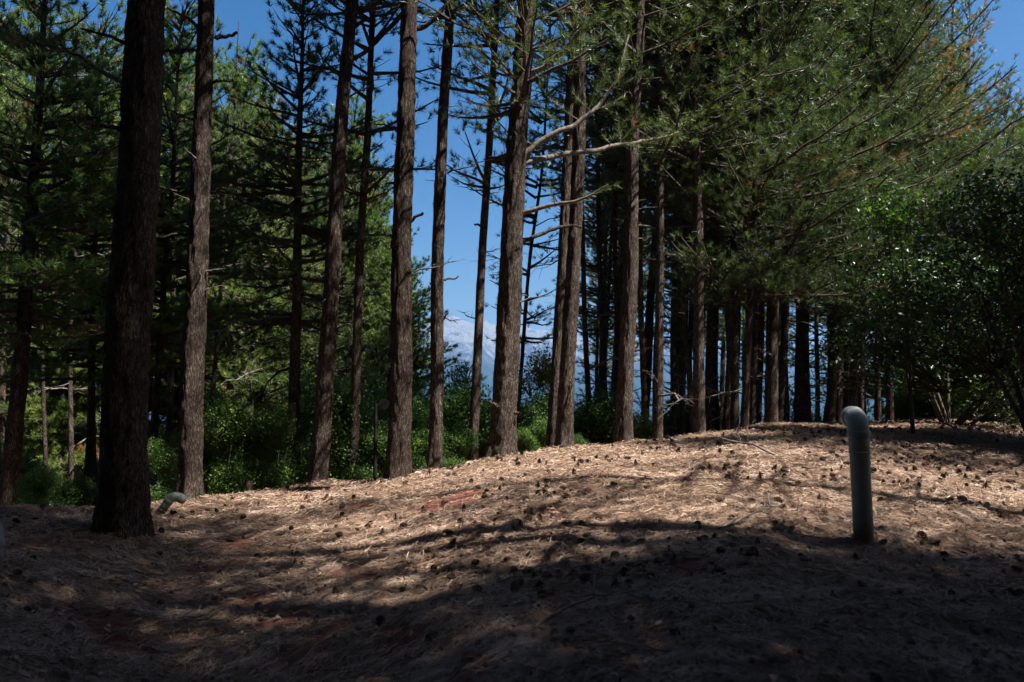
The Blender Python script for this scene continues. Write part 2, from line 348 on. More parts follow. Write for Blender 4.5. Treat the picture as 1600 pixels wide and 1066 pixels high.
# ------------------------------------------------------------------ ground
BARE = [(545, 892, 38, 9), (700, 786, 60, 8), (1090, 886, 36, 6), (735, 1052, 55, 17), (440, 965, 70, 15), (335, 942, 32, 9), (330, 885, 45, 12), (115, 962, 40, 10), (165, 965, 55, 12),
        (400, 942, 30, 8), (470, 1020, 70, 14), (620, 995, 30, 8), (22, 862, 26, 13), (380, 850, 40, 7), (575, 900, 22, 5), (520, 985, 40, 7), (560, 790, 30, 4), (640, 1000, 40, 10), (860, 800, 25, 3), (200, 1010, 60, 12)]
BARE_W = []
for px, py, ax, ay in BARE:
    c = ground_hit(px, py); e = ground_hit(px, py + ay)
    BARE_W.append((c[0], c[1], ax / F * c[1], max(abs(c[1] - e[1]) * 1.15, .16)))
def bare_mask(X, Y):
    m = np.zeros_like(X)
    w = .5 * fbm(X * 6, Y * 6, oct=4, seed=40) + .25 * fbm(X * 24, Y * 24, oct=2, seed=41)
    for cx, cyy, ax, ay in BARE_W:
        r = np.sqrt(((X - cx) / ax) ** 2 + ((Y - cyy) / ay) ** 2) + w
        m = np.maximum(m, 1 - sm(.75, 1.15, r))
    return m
def build_ground():
    th_f = np.linspace(-40, 40, 720); th_c = np.linspace(40, 320, 70)[1:-1]
    th = np.radians(np.concatenate([th_f, th_c])); nt = len(th)
    r = [.25]
    while r[-1] < 14000:
        q = r[-1]; r.append(q * (1.12 if q < 2 else 1.0058 if q < 20 else 1.02 if q < 60 else 1.08))
    r = np.array(r); nr = len(r)
    R, T = np.meshgrid(r, th, indexing='ij')
    X, Y = R * np.sin(T), R * np.cos(T)
    Z = ground_z(X, Y)
    bm_ = bare_mask(X, Y); Z = Z - .012 * bm_
    far = sm(20, 45, R)
    V = np.stack([X, Y, Z], -1).reshape(-1, 3)
    V = np.vstack([V, [[0, 0, gz(0, 0)]]])
    i = np.arange(nr - 1)[:, None] * nt; j = np.arange(nt)[None]; j2 = (j + 1) % nt
    Q = np.stack([i + j, i + nt + j, i + nt + j2, i + j2], -1).reshape(-1, 4)
    c = np.full(nt, len(V) - 1); Tt = np.stack([c, np.arange(nt), (np.arange(nt) + 1) % nt], -1)
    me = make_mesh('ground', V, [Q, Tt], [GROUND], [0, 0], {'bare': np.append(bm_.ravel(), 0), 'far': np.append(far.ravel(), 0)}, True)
    tag(link('ground', me), kind='structure')
build_ground()

def build_mountains():
    # one terrain strip from the valley floor up to a ridge 8 km off
    nu, nv = 420, 150
    u = np.linspace(-1.5, 1.5, nu); v = np.linspace(0, 1, nv)
    U, W = np.meshgrid(u, v, indexing='ij')
    Yd = 3600 + 6500 * W
    X = U * Yd; Y = Yd
    px = 800 + F * U
    ridge_y = np.interp(px, [-900, 0, 300, 450, 600, 650, 690, 740, 800, 860, 930, 1000, 1150, 1300, 1600, 2400], [530, 505, 540, 520, 512, 503, 504, 513, 517, 532, 548, 540, 548, 545, 560, 560])
    ridge_h = (F * math.tan(PITCH) + 533 - ridge_y) / F * 7900
    prof = sm(.05, .66, W) - .45 * sm(.68, 1, W)
    f = fbm(X / 1500, Y / 1500, oct=6, seed=60); rid = 1 - np.abs(fbm(X / 600, Y / 1700, oct=6, seed=70)) * 2
    cliff = sm(.42, .58, W + .05 * f)
    Z = -345 + (ridge_h + 345) * (.7 * prof + .3 * prof * cliff) + (f * 60 + (rid - .4) * 190) * np.minimum(1, prof * 1.4) * (1 - .6 * sm(.55, .68, W))
    Z -= 30 * (W < .02)
    V = np.stack([X, Y, Z], -1).reshape(-1, 3)
    i = np.arange(nu - 1)[:, None] * nv; j = np.arange(nv - 1)[None]
    Q = np.stack([i + j, i + nv + j, i + nv + j + 1, i + j + 1], -1).reshape(-1, 4)
    tag(link('mountains', make_mesh('mountains', V, [Q], [MOUNT], None, None, False)), kind='structure')
build_mountains()

# ------------------------------------------------------------------ needle litter on the ground
def build_litter():
    N = 430000
    u = rng.uniform(-.76, .76, N); Y = np.exp(rng.uniform(math.log(2.7), math.log(19.5), N)); X = u * Y
    dens = fbm(X * 2.2, Y * 3.4, oct=3, seed=50)
    keep = (rng.random(N) > bare_mask(X, Y) * .9) & (rng.random(N) < .75 + .9 * dens) & (Y < np.interp(u, CU, CD) + 1.5)
    X, Y = X[keep], Y[keep]; n = len(X)
    ang = .25 + 1.1 * fbm(X * .9, Y * .9, oct=2, seed=51) + rng.normal(0, .75, n) + (rng.random(n) < .3) * rng.uniform(-1.5, 1.5, n)
    L = rng.uniform(.07, .14, n); w = .0011 * np.maximum(1, Y / 3.6) * rng.uniform(.8, 1.3, n)
    z = ground_z(X, Y)
    tilt = rng.normal(.04, .26, n)
    d = np.stack([np.cos(ang) * np.cos(tilt), np.sin(ang) * np.cos(tilt), np.sin(tilt)], -1)
    e = 1e-1
    sx = (ground_z(X + e, Y) - z) / e; sy = (ground_z(X, Y + e) - z) / e
    d[:, 2] += np.clip(sx, -.6, .6) * d[:, 0] + np.clip(sy, -.6, .6) * d[:, 1]
    c = np.stack([X, Y, z + rng.uniform(.002, .022, n) + .010 * sm(-.1, .4, fbm(X * 6, Y * 9, oct=2, seed=52))], -1)
    s = np.stack([-np.sin(ang), np.cos(ang), rng.normal(0, .5, n)], -1); s /= np.linalg.norm(s, axis=1)[:, None]
    bend = s * (rng.normal(0, .10, n) * L)[:, None]
    a0 = c - d * (L / 2)[:, None] + bend; a2 = c + d * (L / 2)[:, None] + bend; a1 = c - bend
    s = s * w[:, None]
    V = np.stack([a0 - s * .6, a0 + s * .6, a1 + s, a1 - s, a2], 1).reshape(-1, 3)
    k = np.arange(n)[:, None] * 5
    Q = k + np.array([[0, 1, 2, 3]]); T = k + np.array([[3, 2, 4]])
    v = np.clip(.55 + .25 * fbm(X * 3, Y * 3, oct=2, seed=53) + rng.normal(0, .2, n), 0, 1)
    VV = [V]; QQ = [Q]; vv = [np.repeat(v, 5)]; off = len(V)
    for q in range(5200):                      # broken twigs and bark crumbs among the needles
        u_ = rng.uniform(-.72, .72); y_ = math.exp(rng.uniform(math.log(2.8), math.log(17))); x_ = u_ * y_
        l_ = rng.uniform(.02, .05) if q % 3 else rng.uniform(.06, .28); a_ = rng.uniform(0, 6.28); w_ = rng.uniform(.006, .016) if q % 3 else rng.uniform(.002, .005)
        k_ = np.linspace(-.5, .5, 3); P_ = np.stack([x_ + k_ * l_ * math.cos(a_), y_ + k_ * l_ * math.sin(a_), k_ * 0], -1) + rng.normal(0, .04 * l_, (3, 3))
        P_[:, 2] = ground_z(P_[:, 0], P_[:, 1]) + rng.uniform(.008, .03)
        tv_, tf_ = tube(P_, [w_ * .7, w_, w_ * .5], 4)
        VV.append(tv_); QQ.append(tf_ + off); off += len(tv_); vv.append(np.full(len(tv_), rng.choice([.02, .1, .2, .5])))
    me = make_mesh('needle_litter', np.concatenate(VV), [np.concatenate(QQ), T], [LITTER], [0, 0], {'v': np.concatenate(vv)})
    tag(link('needle_litter', me), 'dry brown fallen pine needles matted over the mound', 'pine needles', kind='stuff')
build_litter()

# ------------------------------------------------------------------ pine cones
def cone_mesh(seed, open_):
    r = np.random.default_rng(seed); b = MB(); L = .065
    b.add(*tube([(0, 0, 0), (0, 0, L * .5), (0, 0, L * .96)], [.010, .009, .002], 6), m=0, a=.2)
    rows = 9
    for i in range(rows):
        t = i / (rows - 1); R = .024 * math.sin(math.pi * (.16 + .74 * t) ** .8) * (1 + .25 * open_)
        k = 8
        for j in range(k):
            a = 2 * math.pi * (j + .5 * (i % 2)) / k + r.normal(0, .08)
            z = L * (.06 + .86 * t); up = .012 * (t - .15) - .006 * open_
            ca, sa = math.cos(a), math.sin(a); w = .009 * (1.1 - .5 * t)
            p = lambda rr, ww, zz: (ca * rr - sa * ww, sa * rr + ca * ww, zz)
            V = [p(.006, -w * .4, z - .003), p(.006, w * .4, z - .003), p(R, w, z + up), p(R, -w, z + up), p(R * 1.08, 0, z + up + .003), p(R * .96, 0, z + up - .006), ]
            b.add(V, [[0, 1, 2, 3]], a=.45); b.add(V, [[3, 2, 4], [3, 5, 2]], a=.8)
    return b
def cone_mat(name, stops):
    m, n, l, b, o = mat(name); a = n.new('ShaderNodeAttribute'); a.attribute_name = 'v'; oi = n.new('ShaderNodeObjectInfo')
    r = ramp(n, stops); l.new(a.outputs['Fac'], r.inputs[0]); r4 = ramp(n, [(0, (.6, .6, .6)), (1, (1.3, 1.25, 1.2))]); l.new(oi.outputs['Random'], r4.inputs[0])
    l.new(mixc(n, l, 1.0, r.outputs[0], r4.outputs[0], 'MULTIPLY'), b.inputs['Base Color']); b.inputs['Roughness'].default_value = .8; return m
CONE_B = cone_mat('cone_brown', [(.2, (.025, .014, .008)), (.5, (.06, .035, .02)), (.8, (.13, .08, .05))])
CONE_G = cone_mat('cone_grey', [(.2, (.05, .045, .04)), (.5, (.13, .12, .11)), (.8, (.30, .28, .26))])
def build_cones():
    brown = [cone_mesh(i, o_).mesh('pine_cone', [CONE_B]) for i, o_ in enumerate((0, .6, 1.1))]
    grey = [cone_mesh(i + 5, o_).mesh('pine_cone', [CONE_G]) for i, o_ in enumerate((.8, 1.2))]
    r = np.random.default_rng(77); N = 0; pts = []
    while len(pts) < 780:
        u = r.uniform(-.7, .7); Y = math.exp(r.uniform(math.log(3.3), math.log(17.5))); X = u * Y
        if Y > np.interp(u, CU, CD) + .2: continue
        d = float(fbm(np.array([X * .8]), np.array([Y * .8]), oct=2, seed=80)[0])
        dens = (.12 + 2.2 * max(0, d + .05)) * min(1, .25 + (Y - 3) / 7) * np.interp(u, [-.7, -.35, -.1, .3, .7], [.15, .35, .9, 1, .8])
        if r.random() > dens: continue
        if any((X - a) ** 2 + (Y - c) ** 2 < .004 for a, c in pts): continue
        pts.append((X, Y))
    pts.sort(key=lambda p: p[1])
    rest = MB(); srcs = [cone_mesh(i, o_) for i, o_ in enumerate((0, .6, 1.1))]
    srcV = [np.concatenate(s.V) for s in srcs]
    for i, (X, Y) in enumerate(pts):
        z = gz(X, Y)
        tilt = r.uniform(.9, 1.9) if r.random() < .75 else r.uniform(0, .6); az = r.uniform(0, 6.28); s = r.uniform(.5, 1.15)
        M = Matrix.Rotation(az, 4, 'Z') @ Matrix.Rotation(tilt, 4, 'X')
        g = r.random() < .2
        if i < 300:
            o = link('pine_cone', (grey if g else brown)[r.integers(0, 2 if g else 3)])
            ax = M.to_3x3() @ Vector((0, 0, .0325 * s))
            o.matrix_world = Matrix.Translation((X - ax.x, Y - ax.y, z + .018 * s - ax.z)) @ M @ Matrix.Scale(s, 4)
            tag(o, 'weathered pale grey open pine cone lying on the needle litter' if g else 'brown open pine cone lying on the dry needle litter', 'pine cone', 'grey pine cones scattered on the mound' if g else 'brown pine cones scattered on the mound')
        else:
            k = r.integers(0, 3); R3 = np.array(M.to_3x3()); V = (srcV[k] * s) @ R3.T
            V = V - V.mean(0) + [X, Y, z + .03]
            off = rest.n; rest.V.append(V); rest.A.append(np.concatenate(srcs[k].A)); rest.n += len(V)
            for key, fs in srcs[k].F.items():
                rest.F.setdefault(key, []).extend([f + off for f in fs])
    tag(link('pine_cones', rest.mesh('pine_cones', [CONE_B])), 'far scatter of small dark pine cones towards the crest of the mound', 'pine cones', kind='stuff')
build_cones()

# ------------------------------------------------------------------ trees
def trunk_mesh(H, r0, seed, segs=18, step=.11, flare=.5, bend=.12, cut=None):
    r = np.random.default_rng(seed); k = int((cut or H) / step)
    z = np.linspace(-.6, cut or H, k); t = np.clip(z / H, 0, 1)
    R = r0 * ((1 - t) ** .75 * .93 + .03) + r0 * flare * np.exp(-np.maximum(z + .25, 0) / .28)
    bx = bend * r.uniform(.6, 1.2) * fbm(z * .22 + seed, z * 0 + 3.3, oct=2, seed=seed); by = bend * fbm(z * .22 + seed, z * 0 + 9.3, oct=2, seed=seed + 5)
    bx = bx - np.interp(0, z, bx); by = by - np.interp(0, z, by)
    th = np.arange(segs) * 2 * math.pi / segs
    Zg, Tg = np.meshgrid(z, th, indexing='ij')
    cx, sx = np.cos(Tg), np.sin(Tg)
    f = 1 + .10 * fbm(cx * 2.2 + seed, sx * 2.2, Zg * 1.3, oct=3, seed=seed) + .09 * fbm(cx * 5, sx * 5 + seed, Zg * 4.5, oct=2, seed=seed + 3)
    f += .25 * flare * np.exp(-np.maximum(Zg, 0) / .3) * np.sin(Tg * 5 + seed)
    pl = 1 - np.abs(fbm(cx * 5.5 + seed, sx * 5.5, Zg * 5.0, oct=2, seed=seed + 11)) * 2.6
    f += .075 * np.clip(pl, -.6, 1) + .05 * fbm(cx * 11, sx * 11 + seed, Zg * 11, oct=2, seed=seed + 13)
    # knots
    for q in range(int(H * .8)):
        kz, kt = r.uniform(.8, H * .8), r.uniform(0, 6.28)
        dt = np.angle(np.exp(1j * (Tg - kt))); f += r.uniform(.08, .2) * np.exp(-((Zg - kz) / .07) ** 2 - (dt / .45) ** 2)
    RR = R[:, None] * f
    V = np.stack([bx[:, None] + RR * cx, by[:, None] + RR * sx, Zg], -1).reshape(-1, 3)
    i = np.arange(k - 1)[:, None] * segs; j = np.arange(segs)[None]; j2 = (j + 1) % segs
    Q = np.stack([i + j, i + j2, i + segs + j2, i + segs + j], -1).reshape(-1, 4)
    return make_mesh('trunk', V, [Q], [BARK], None, None, True)

def needles(b, P, A, n, ln, wd, r, dead=0.0, m=1):
    """needle brushes at P along axis A"""
    N = len(P); P = np.repeat(P, n, 0); A = np.repeat(A, n, 0); k = N * n
    ref = r.normal(size=(k, 3)); s = np.cross(A, ref); s /= np.linalg.norm(s, axis=1)[:, None] + 1e-9
    th = np.radians(r.uniform(12, 75, k)); d = A * np.cos(th)[:, None] + s * np.sin(th)[:, None]
    base = P + A * r.uniform(-.05, .07, k)[:, None]
    L = ln * r.uniform(.7, 1.15, k)
    side = np.cross(d, r.normal(size=(k, 3))); side /= np.linalg.norm(side, axis=1)[:, None] + 1e-9
    w = wd * .5
    V = np.stack([base - side * w, base + side * w, base + d * L[:, None]], 1).reshape(-1, 3)
    tv = np.repeat(np.clip(r.normal(.42, .2, N), 0, .85), n) + r.normal(0, .06, k)
    tv = np.clip(tv, 0, .86)
    if np.ndim(dead) or dead > 0:
        dd = np.repeat(dead if np.ndim(dead) else r.random(N) < dead, n); tv = np.where(dd, r.uniform(.9, 1, k), tv)
    b.add(V, np.arange(k * 3).reshape(-1, 3), m=m, a=np.repeat(tv, 3))

def crown_mesh(seed, h0, h1, rmax, whorl=.5, nb=5, tw=.22, tuft=.115, n=20, ln=.13, wd=.009, dead=.02, low=.7, bare=.27, sag=.0, top=.85, azr=None, r_b=.028, nm=None, elr=(2, 22, 58)):
    nm = nm or NEEDLE
    r = np.random.default_rng(seed); b = MB(); TP, TA, TD = [], [], []
    z = h0
    while z < h1:
        t = (z - h0) / (h1 - h0)
        prof = (low + (1 - low) * min(1, t / .3)) * (1 - max(0, (t - .3) / .7) ** 1.3 * top)
        for q in range(r.integers(nb - 2, nb + 2)):
            az = r.uniform(0, 2 * math.pi)
            if azr: az = r.uniform(*azr)
            L = rmax * prof * r.uniform(.4, 1.18)
            if L < .25: L = .25
            el = math.radians(np.interp(t, [0, .5, 1], elr) + r.normal(0, 9))
            d = np.array([math.cos(az) * math.cos(el), math.sin(az) * math.cos(el), math.sin(el)])
            m_ = max(4, int(L / .3)); s = np.linspace(0, 1, m_)
            wob = np.cumsum(r.normal(0, .035 * L / m_ * 3, (m_, 3)), 0)
            P = np.array([0, 0, z + r.uniform(-.12, .12)]) + d * (s * L)[:, None] + wob * s[:, None]
            P[:, 2] += (.12 * L * s ** 2.2) - sag * L * np.sin(s * math.pi)
            b.add(*tube(P, r_b * (.35 + L / rmax) * (1 - .85 * s) + .004, 5), m=0)
            dist = s * L
            x = L * bare * r.uniform(.7, 1.2); sd = 1; db = .55 if r.random() < dead * 1.3 else .004
            sidev = np.cross(d, [0, 0, 1.]); sidev /= np.linalg.norm(sidev)
            while x < L:
                sd = -sd; f = x / L
                p0 = np.array([np.interp(x, dist, P[:, c]) for c in range(3)])
                l2 = (.42 * (L - x) + .22) * r.uniform(.6, 1.15)
                if x > L - .12: dirv = d + np.array([0, 0, .3])
                else: dirv = d * r.uniform(.55, .9) + sidev * sd * r.uniform(.5, 1) + np.array([0, 0, r.normal(.12, .22)])
                dirv = dirv / np.linalg.norm(dirv)
                k2 = 3; s2 = np.linspace(0, 1, k2)
                P2 = p0 + dirv * (s2 * l2)[:, None]; P2[:, 2] += .14 * l2 * s2 ** 2
                b.add(*tube(P2, np.array([.009, .006, .003]), 3), m=0)
                nt = max(1, int(l2 * .8 / tuft)); fs = np.linspace(1, .3, nt) if nt > 1 else np.array([1.])
                for ff in fs:
                    pp = p0 + dirv * (ff * l2) + np.array([0, 0, .14 * l2 * ff * ff]); jit = r.normal(0, .05, 3)
                    ax = dirv * .8 + np.array([0, 0, .45]) + r.normal(0, .35, 3)
                    TP.append(pp + jit); TA.append(ax / np.linalg.norm(ax)); TD.append(r.random() < db)
                x += tw * r.uniform(.6, 1.3)
        z += whorl * r.uniform(.6, 1.3)
    needles(b, np.array(TP), np.array(TA), n, ln, wd, r, np.array(TD))
    return b.mesh('crown', [TWIG, nm]), len(TP)

def dead_branch_mesh(seed, L=1.0, twigs=True):
    r = np.random.default_rng(seed); b = MB(); k = 7; s = np.linspace(0, 1, k)
    P = np.stack([s * L, np.cumsum(r.normal(0, .03, k)) * L, .18 * L * s * r.uniform(-1, 1.4) + np.cumsum(r.normal(0, .025, k)) * L], -1)
    b.add(*tube(P, .017 * (1 - .75 * s) * (L ** .5) + .002, 5), m=0)
    if twigs:
        for q in range(int(3 + 5 * L)):
            f = r.uniform(.3, 1); p0 = np.array([np.interp(f, s, P[:, c]) for c in range(3)])
            d = np.array([r.uniform(.2, 1), r.normal(0, .9), r.normal(.1, .5)]); d /= np.linalg.norm(d); l2 = r.uniform(.12, .4) * L
            P2 = p0 + d * (np.linspace(0, 1, 4) * l2)[:, None] + np.cumsum(r.normal(0, .015, (4, 3)), 0)
            b.add(*tube(P2, [.006, .005, .004, .002], 4), m=0)
    return b.mesh('dead_branch', [WOOD], True)
DEAD = [dead_branch_mesh(100 + i, L, tw) for i, (L, tw) in enumerate([(.16, False), (.25, False), (.4, False), (.7, True), (1.1, True), (1.5, True)])]

# crown variants (shared mesh data)
CR = {}
def crown(key):
    if key in CR: return CR[key]
    spec = {
        'full1': dict(elr=(-2, 14, 50), nm=NEEDLE_L, seed=11, h0=3.0, h1=14, rmax=2.7, n=42, whorl=.34, top=.7, low=.85, wd=.018, ln=.15, tuft=.105, tw=.17, bare=.2),
        'full2': dict(elr=(-2, 14, 50), nm=NEEDLE_L, seed=12, h0=2.2, h1=13, rmax=2.9, n=42, whorl=.34, top=.7, low=.85, wd=.018, ln=.15, tuft=.105, tw=.17, bare=.2),
        'full3': dict(seed=13, h0=4.5, h1=15, rmax=2.1, n=28, whorl=.42, wd=.015, ln=.14, tuft=.12, bare=.25),
        'tall1': dict(seed=21, h0=7.6, h1=17.5, rmax=2.2, n=30, whorl=.5, wd=.014),
        'tall2': dict(seed=22, h0=8.5, h1=18, rmax=2.3, n=30, whorl=.5, wd=.014),
        'tall3': dict(seed=23, h0=6.2, h1=17, rmax=1.7, n=30, whorl=.5, nb=4, wd=.014),
        'thin1': dict(seed=31, h0=4.0, h1=15, rmax=1.6, n=24, whorl=.55, nb=4, wd=.012, tw=.26),
        'thin2': dict(seed=32, h0=5.0, h1=16, rmax=1.7, n=24, whorl=.55, nb=4, wd=.012, tw=.26),
        'small': dict(elr=(-8, 6, 45), seed=33, h0=3.2, h1=9.8, rmax=1.6, n=44, whorl=.32, nb=6, wd=.012, tw=.22, low=1.0, bare=.2),
        'near1': dict(seed=41, h0=3.9, h1=13, rmax=3.5, n=32, whorl=.42, nb=6, wd=.007, ln=.13, tw=.17, tuft=.10, dead=.08, bare=.2, low=.9, r_b=.035),
        'near2': dict(seed=42, h0=4.8, h1=14, rmax=3.3, n=32, whorl=.42, nb=6, wd=.007, ln=.13, tw=.17, tuft=.10, dead=.07, bare=.2, low=.9, r_b=.035),
        'near3': dict(seed=43, h0=2.9, h1=13, rmax=3.0, n=32, whorl=.42, nb=6, wd=.007, ln=.13, tw=.17, tuft=.10, dead=.09, bare=.2, low=1.0, r_b=.032, sag=.04),
        'umb': dict(seed=47, h0=9.0, h1=16, rmax=4.3, n=24, whorl=.45, nb=6, wd=.014, ln=.14, tw=.2, tuft=.12, low=.9, bare=.3),
        'sparse': dict(seed=48, h0=5, h1=16, rmax=2.3, n=20, whorl=.8, nb=4, wd=.012, ln=.14, tw=.3, tuft=.14, bare=.3),
        'smallL': dict(elr=(-4, 10, 50), seed=34, h0=3.0, h1=9.8, rmax=1.9, n=44, whorl=.32, nb=6, wd=.013, tw=.2, low=1.0, top=.7, bare=.2, nm=NEEDLE_L),
        'hero8': dict(seed=45, h0=5.3, h1=15, rmax=2.2, n=26, whorl=.55, nb=5, wd=.008, ln=.13, tw=.2, tuft=.12, low=.9, bare=.3),
        'mid': dict(seed=46, h0=5.2, h1=15, rmax=1.5, n=30, whorl=.5, nb=4, wd=.012, tw=.24, low=.9, bare=.25),
        'high': dict(seed=44, h0=9.5, h1=20, rmax=3.1, n=20, whorl=.45, nb=6, wd=.018, ln=.15, tw=.2, tuft=.12, bare=.15, low=.9),
        'young': dict(nm=NEEDLE_L, seed=51, h0=.5, h1=4.0, rmax=1.2, n=26, whorl=.32, nb=5, wd=.012, low=1.0, bare=.15),
    }[key]
    CR[key] = crown_mesh(**spec)[0]
    return CR[key]
TRUNKS = {}
def shared_trunk(H, r0, i):
    k = (H, round(r0, 2), i % 3)
    if k not in TRUNKS: TRUNKS[k] = trunk_mesh(H, round(r0, 2), 900 + len(TRUNKS), 12, .2)
    return TRUNKS[k]
trnd = random.Random(5)
def pine(base, lean, H, r0, ck, label, group=None, hero=False, ndead=6, dead_lo=1.5, dead_hi=6.5, seed=0, cs=1.0, name='pine_tree', cat='pine tree', rz=None, long=False, cz=0.0):
    o = link(name, None); o.location = base; o.rotation_euler = (lean[1], lean[0], 0)
    tag(o, label, cat, group)
    rz = trnd.uniform(0, 6.28) if rz is None else rz
    t = link('trunk', trunk_mesh(H, r0, seed, 52 if hero else 16, .04 if hero else .11, cut=12 if hero else None) if hero else shared_trunk(H, r0, seed), o)
    if not hero: t.rotation_euler = (0, 0, trnd.uniform(0, 6.28))
    if ck:
        c = link('crown', crown(ck), o); c.rotation_euler = (0, 0, rz); c.scale = (cs, cs, 1); c.location = (0, 0, cz)
    for i in range(ndead):
        d = link('dead_branch', DEAD[trnd.choice([0, 1, 1, 2, 3] if not long else [1, 2, 3, 4, 5, 5])], o)
        z = trnd.uniform(dead_lo, dead_hi); a = trnd.uniform(0, 6.28); rr = r0 * (1 - z / H) ** .75 * .85
        d.location = (rr * math.cos(a), rr * math.sin(a), z); d.rotation_euler = (0, trnd.uniform(-.35, .3), a); d.scale = [trnd.uniform(.7, 1.2)] * 3
    return o
def place_px(xb, yb, xt, yt, wpx, Y, **kw):
    a, c = at(xb, yb, Y), at(xt, yt, Y)
    s = (c[0] - a[0]) / (c[2] - a[2])
    x0, z0 = a[0], a[2]
    for _ in range(4):
        zg = gz(x0, Y); x0 = a[0] + s * (zg - a[2])
    r0 = wpx / F * Y / 2 * 1.04
    return pine((x0, Y, zg - .03), (math.atan(s), 0), r0=r0, **kw)

def pbranch(tree, pts, Y0, r0, r1, mat_=None, green=None, seed=0, dY=0.0):
    """a limb through pixel points at the depth of its trunk, drifting dY in depth"""
    r = np.random.default_rng(seed); k = len(pts)
    P = np.array([at(x, y, Y0 + dY * i / max(1, k - 1)) for i, (x, y) in enumerate(pts)])
    # subdivide
    s = np.linspace(0, k - 1, (k - 1) * 5 + 1); P = np.stack([np.interp(s, np.arange(k), P[:, c]) for c in range(3)], -1)
    P[1:-1] = (P[:-2] + 2 * P[1:-1] + P[2:]) / 4; P[1:] += np.cumsum(r.normal(0, .012, P[1:].shape), 0) * [.5, 1, 1]
    b = MB(); L = np.linspace(0, 1, len(P)); b.add(*tube(P, r0 + (r1 - r0) * L, 8), m=0)
    if green:
        TP, TA = [], []
        for i in range(green):
            f = r.uniform(.35, 1) ; j = f * (len(P) - 1); p0 = np.array([np.interp(j, np.arange(len(P)), P[:, c]) for c in range(3)])
            d = r.normal(size=3) * [1, 1, .45] + (P[-1] - P[0]) / np.linalg.norm(P[-1] - P[0]) * 1.0; d /= np.linalg.norm(d); l2 = r.uniform(.25, .7)
            P2 = p0 + d * (np.linspace(0, 1, 4) * l2)[:, None]; P2[:, 2] += .1 * np.linspace(0, 1, 4) ** 2 * l2
            b.add(*tube(P2, [.008, .006, .005, .003], 4), m=0)
            for q in np.arange(.3, 1.01, .11 / l2):
                TP.append(p0 + d * q * l2 + [0, 0, .1 * q * q * l2]); a_ = d + [0, 0, .3] + r.normal(0, .35, 3); TA.append(a_ / np.linalg.norm(a_))
        needles(b, np.array(TP), np.array(TA), 30, .125, .005, r, .05)
    me = b.mesh('branch', [BARK if not green else WOOD, NEEDLE], True)
    o = link('branch', me); inv = tree_matrix(tree).inverted(); me.transform(inv); o.parent = tree
    return o
def tree_matrix(t):
    from mathutils import Euler
    return Matrix.Translation(t.location) @ Euler(t.rotation_euler).to_matrix().to_4x4()

T = {}
for i, h in enumerate(HERO):
    xb, yb, xt, yt, w, Y, H, ck, lab, nd = h
    hero = i in (0, 1, 3, 5, 6, 8, 10, 11, 14)
    T[i] = place_px(xb, yb, xt, yt, w, Y, H=H, ck=ck, label=lab, hero=hero, ndead=nd, seed=i + 1, group='pines standing along the crest of the mound', dead_lo=.8 if Y > 13 else 2.2, dead_hi=7.5, long=(Y > 14.3))

# limbs read off the photograph, on their own trunks
t = T[0]
pbranch(t, [(205, 72), (165, 55), (130, 47)], 7.9, .022, .010, seed=1, dY=.2)
pbranch(t, [(200, 133), (160, 112), (120, 88), (60, 72), (10, 66)], 7.9, .028, .010, green=16, seed=2, dY=.5)
pbranch(t, [(190, 204), (155, 195), (122, 184)], 7.9, .024, .016, seed=3, dY=-.2)
pbranch(t, [(250, 84), (285, 82), (310, 82)], 7.9, .020, .012, seed=4, dY=.2)
t = T[1]
pbranch(t, [(318, 50), (290, 25), (262, 5)], 11.2, .03, .016, seed=5, dY=-.3)
pbranch(t, [(335, 57), (350, 52), (368, 46)], 11.2, .03, .022, seed=6)
pbranch(t, [(322, 150), (330, 128), (350, 120), (370, 116)], 11.2, .028, .016, seed=7)
pbranch(t, [(305, 187), (280, 178), (258, 171)], 11.2, .02, .012, seed=8)
pbranch(t, [(300, 300), (270, 297), (245, 297)], 11.2, .024, .016, seed=9)
pbranch(t, [(300, 368), (270, 364), (240, 366)], 11.2, .024, .014, seed=10)
t = T[2]
pbranch(t, [(458, 500), (420, 505), (380, 525), (340, 555)], 14.5, .03, .008, seed=11, dY=-.5)
pbranch(t, [(455, 575), (435, 580), (415, 600), (405, 630)], 14.5, .026, .008, seed=12)
pbranch(t, [(456, 455), (430, 462), (395, 475), (350, 490)], 14.5, .024, .006, seed=13, dY=.4)
pbranch(t, [(460, 645), (430, 640), (400, 655)], 14.5, .02, .006, seed=14)
t = T[3]
pbranch(t, [(530, 270), (560, 268), (590, 264)], 12.6, .022, .014, seed=15)
pbranch(t, [(540, 100), (575, 75), (610, 35), (640, 0)], 12.6, .04, .02, seed=16, dY=.3)
pbranch(t, [(542, 50), (570, 35), (605, 22), (630, 5)], 12.6, .03, .015, seed=17, dY=-.4)
pbranch(t, [(536, 158), (560, 148), (578, 140)], 12.6, .02, .01, seed=18)
t = T[5]
pbranch(t, [(635, 350), (648, 342), (660, 331)], 11.3, .026, .02, seed=19)
pbranch(t, [(616, 288), (608, 285), (602, 283)], 11.3, .02, .01, seed=20)
pbranch(t, [(652, 45), (680, 25), (705, 0)], 11.3, .04, .03, seed=21)
pbranch(t, [(622, 200), (600, 192), (580, 190)], 11.3, .018, .01, seed=22)
t = T[6]
pbranch(t, [(692, 438), (702, 432), (718, 432)], 13, .02, .012, seed=23)
pbranch(t, [(690, 500), (696, 495), (701, 491)], 13, .018, .012, seed=24)
pbranch(t, [(688, 320), (680, 317), (675, 320)], 13, .014, .008, seed=25)
pbranch(t, [(686, 502), (675, 501), (669, 502)], 13, .014, .010, seed=26)
t = T[7]
pbranch(t, [(760, 358), (752, 352), (744, 346)], 14.2, .026, .018, seed=27)
t = T[8]
